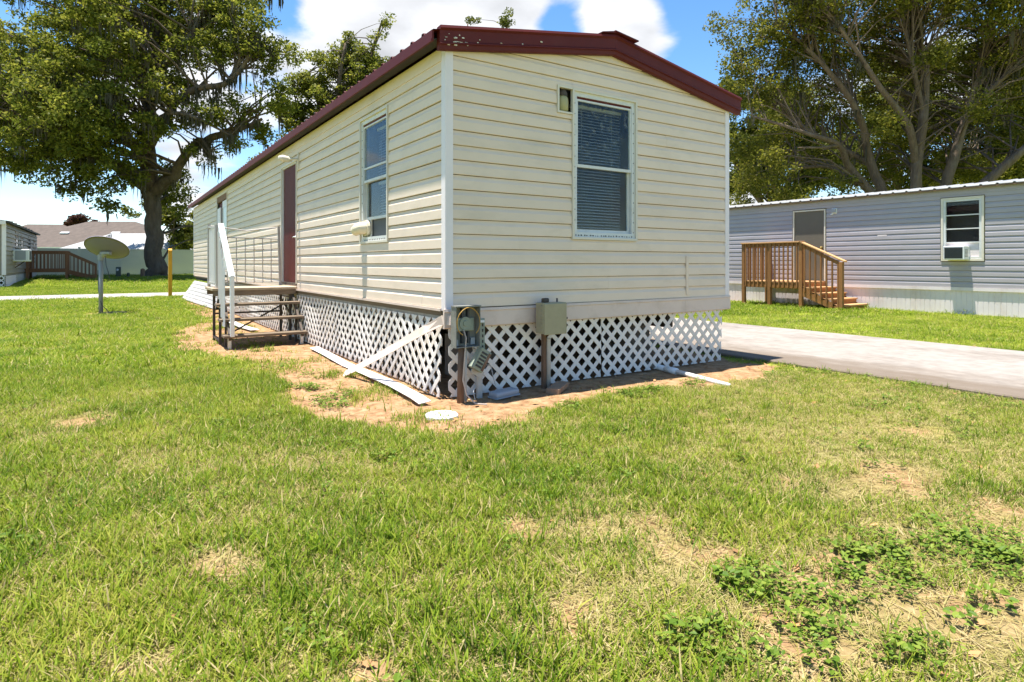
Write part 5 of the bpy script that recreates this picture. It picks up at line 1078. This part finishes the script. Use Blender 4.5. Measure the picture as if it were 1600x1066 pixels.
def scatter(name, pts, idx, rot, scl, coll, mat, label, cat):
    me = bpy.data.meshes.new(name); me.vertices.add(len(pts)); me.vertices.foreach_set('co', np.asarray(pts, np.float32).ravel())
    a = me.attributes.new('idx', 'INT', 'POINT'); a.data.foreach_set('value', np.asarray(idx, np.int32))
    for n_, dta in (('rot', rot), ('scl', scl)): a = me.attributes.new(n_, 'FLOAT_VECTOR', 'POINT'); a.data.foreach_set('vector', np.asarray(dta, np.float32).ravel())
    me.materials.append(mat); o = bpy.data.objects.new(name, me); COL.objects.link(o); m = o.modifiers.new('scatter', 'NODES'); m.node_group = scatter_group(name+'_nodes', coll); return tag(o, label, cat, kind='stuff')
def sample_view(d0, d1, dens, margin=1.2, spread=.86):
    """random ground points between two distances in front of the viewpoint, a little wider than the view"""
    n = int(dens*(spread*(d1*d1-d0*d0) + 2*margin*(d1-d0))); d = np.sqrt(RNG.random(n*2)*(d1*d1-d0*d0)+d0*d0); u = (RNG.random(n*2)*2-1)*(spread*d+margin); keep = RNG.random(n*2) < .5; d = d[keep]; u = u[keep]
    return CAMP[0]+u*RT[0]+d*FW[0], CAMP[1]+u*RT[1]+d*FW[1]
def build_lawn():
    PT_, IX, RO, SCL = [], [], [], []
    for (d0, d1, dens, kind) in ((1.15, 3.4, 2100, 'near'), (3.4, 6.5, 1250, 'near'), (6.5, 13.5, 420, 'mid'), (13.5, 27, 42, 'far'), (27, 56, 14, 'far')):
        x, y = sample_view(d0, d1, dens); dist = np.hypot(x-CAMP[0], y-CAMP[1]); n = len(x)
        D = dirt_mask(x, y); Bm = bare_mask(x, y); hard = hard_mask(x, y)
        lush = fbm(x, y, 1.3, 4, 31.); fine = fbm(x, y, 6.0, 3, 61.)
        left = sstep(2.2, -1.2, x - .25*(y+4.6))             # the lawn is fuller to the left, thinner in the right foreground
        thin = sstep(-2.3, .3, x - .35*(y+4.6))*sstep(5.0, 2.2, dist)
        p = .24 - .20*thin + 1.35*(lush-.36) + .9*(fine-.42) + .30*left + .35*sstep(3, 7, dist)
        stray = np.where(fbm(x, y, 2.6, 4, 140.) > .55, .34, .02)*(np.minimum(x, y+.55) < -.22)
        p = np.clip(p, .05, 1) * (1-.93*Bm) * np.where(D > .5, stray, 1.0)
        for cx, cy, r in WEEDS: p = np.where(np.hypot(x-cx, y-cy) < r*.8, p*.35, p)
        p = np.where((hard), 0, p); k = RNG.random(n) < p
        x, y, lush, left, Bm = x[k], y[k], lush[k], left[k], Bm[k]; n = len(x); r = RNG.random(n)
        dryness = np.clip(.22*(1-left) + .8*(.5-lush), 0, .5)
        if kind != 'far':
            idx = np.where(r < .10*lush*2, RNG.integers(6, 8, n), np.where(RNG.random(n) < dryness, RNG.choice([1,3,5], n), RNG.choice([0,2,4], n)))
            s = RNG.uniform(.75, 1.25, n)*(1.0 if kind == 'near' else 1.55)*(.8+.35*left); sc = np.stack([s, s, s*RNG.uniform(.8, 1.15, n)*(1 if kind == 'near' else .72)], 1)
        else:
            idx = RNG.integers(10, 13, n); s = RNG.uniform(.9, 1.4, n)*(1.0 if d0 < 20 else 1.8); sc = np.stack([s, s, RNG.uniform(.8, 1.2, n)], 1)
        z = gz(x, y); PT_.append(np.stack([x, y, z], 1)); IX.append(idx); SCL.append(sc); RO.append(np.stack([RNG.normal(0,.12,n), RNG.normal(0,.12,n), RNG.random(n)*6.283], 1))
        if kind == 'near':                                    # dead thatch lying between the blades
            x, y = sample_view(d0, d1, dens*.55); k = ~hard_mask(x, y) & (RNG.random(len(x)) < (1-.97*dirt_mask(x, y))*(1-.7*bare_mask(x, y))); x, y = x[k], y[k]; n = len(x)
            PT_.append(np.stack([x, y, gz(x, y)+.002], 1)); IX.append(RNG.integers(8, 10, n)); s = RNG.uniform(.7,1.3,n); SCL.append(np.stack([s,s,s], 1)); RO.append(np.stack([np.zeros(n), np.zeros(n), RNG.random(n)*6.283], 1))
    P_ = np.concatenate(PT_); print('lawn tufts', len(P_))
    scatter('grass', P_, np.concatenate(IX), np.concatenate(RO), np.concatenate(SCL), LIB, mGrass, 'short sunlit lawn grass with dry straw patches over the yard', 'grass')
    # broad-leaved weeds in patches and thinly along the dirt edge
    PT_ = []
    for cx, cy, r in WEEDS:
        n = int(620*r*r+9); a = RNG.random(n)*6.283; q = r*np.sqrt(RNG.random(n)); x = cx+q*np.cos(a)*1.1; y = cy+q*np.sin(a); k = fbm(x, y, 7, 3, 91.) > .46; PT_.append(np.stack([x[k], y[k], gz(x[k], y[k])], 1))
    x, y = sample_view(1.3, 9, 26); k = (fbm(x, y, 2.2, 3, 12.) > .58) & ~hard_mask(x, y) & (dirt_mask(x, y) < .5); PT_.append(np.stack([x[k], y[k], gz(x[k], y[k])], 1))
    P_ = np.concatenate(PT_); n = len(P_); s = RNG.uniform(.7, 1.3, n)
    scatter('weeds', P_, RNG.integers(0, 4, n), np.stack([RNG.normal(0,.15,n), RNG.normal(0,.15,n), RNG.random(n)*6.283], 1), np.stack([s,s,s], 1), LIBW, mWeed, 'broad leaved green weeds creeping in patches over bare soil', 'weeds')
    # leaf litter and chips on the bare soil
    x, y = sample_view(2.5, 16, 30); k = (dirt_mask(x, y) > .5) & ~((x > .1) & (x < HX) & (y > .1)); x, y = x[k], y[k]
    xl, yl = sample_view(1.4, 12, 9); k = ~hard_mask(xl, yl) & (dirt_mask(xl, yl) < .5); x = np.concatenate([x, xl[k]]); y = np.concatenate([y, yl[k]])
    e = RNG.normal(0, 1, (60, 2)); x = np.concatenate([x, 6.0+.5*e[:,0]]); y = np.concatenate([y, 3.9+.3*e[:,1]]); hz = np.where((x > DRV[0]) & (x < DRV[1]), .04, .014)
    n = len(x); C = np.stack([x, y, gz(x, y)+hz], 1); v, f = leaves(C, np.full(n, .02), 1, .1, .045, 2.5); o = np_mesh('leaf_litter', v, f, mLeafDry); tag(o, 'brown dead leaves and chips scattered on the dirt and lawn', 'leaf litter', kind='stuff')
build_lawn()
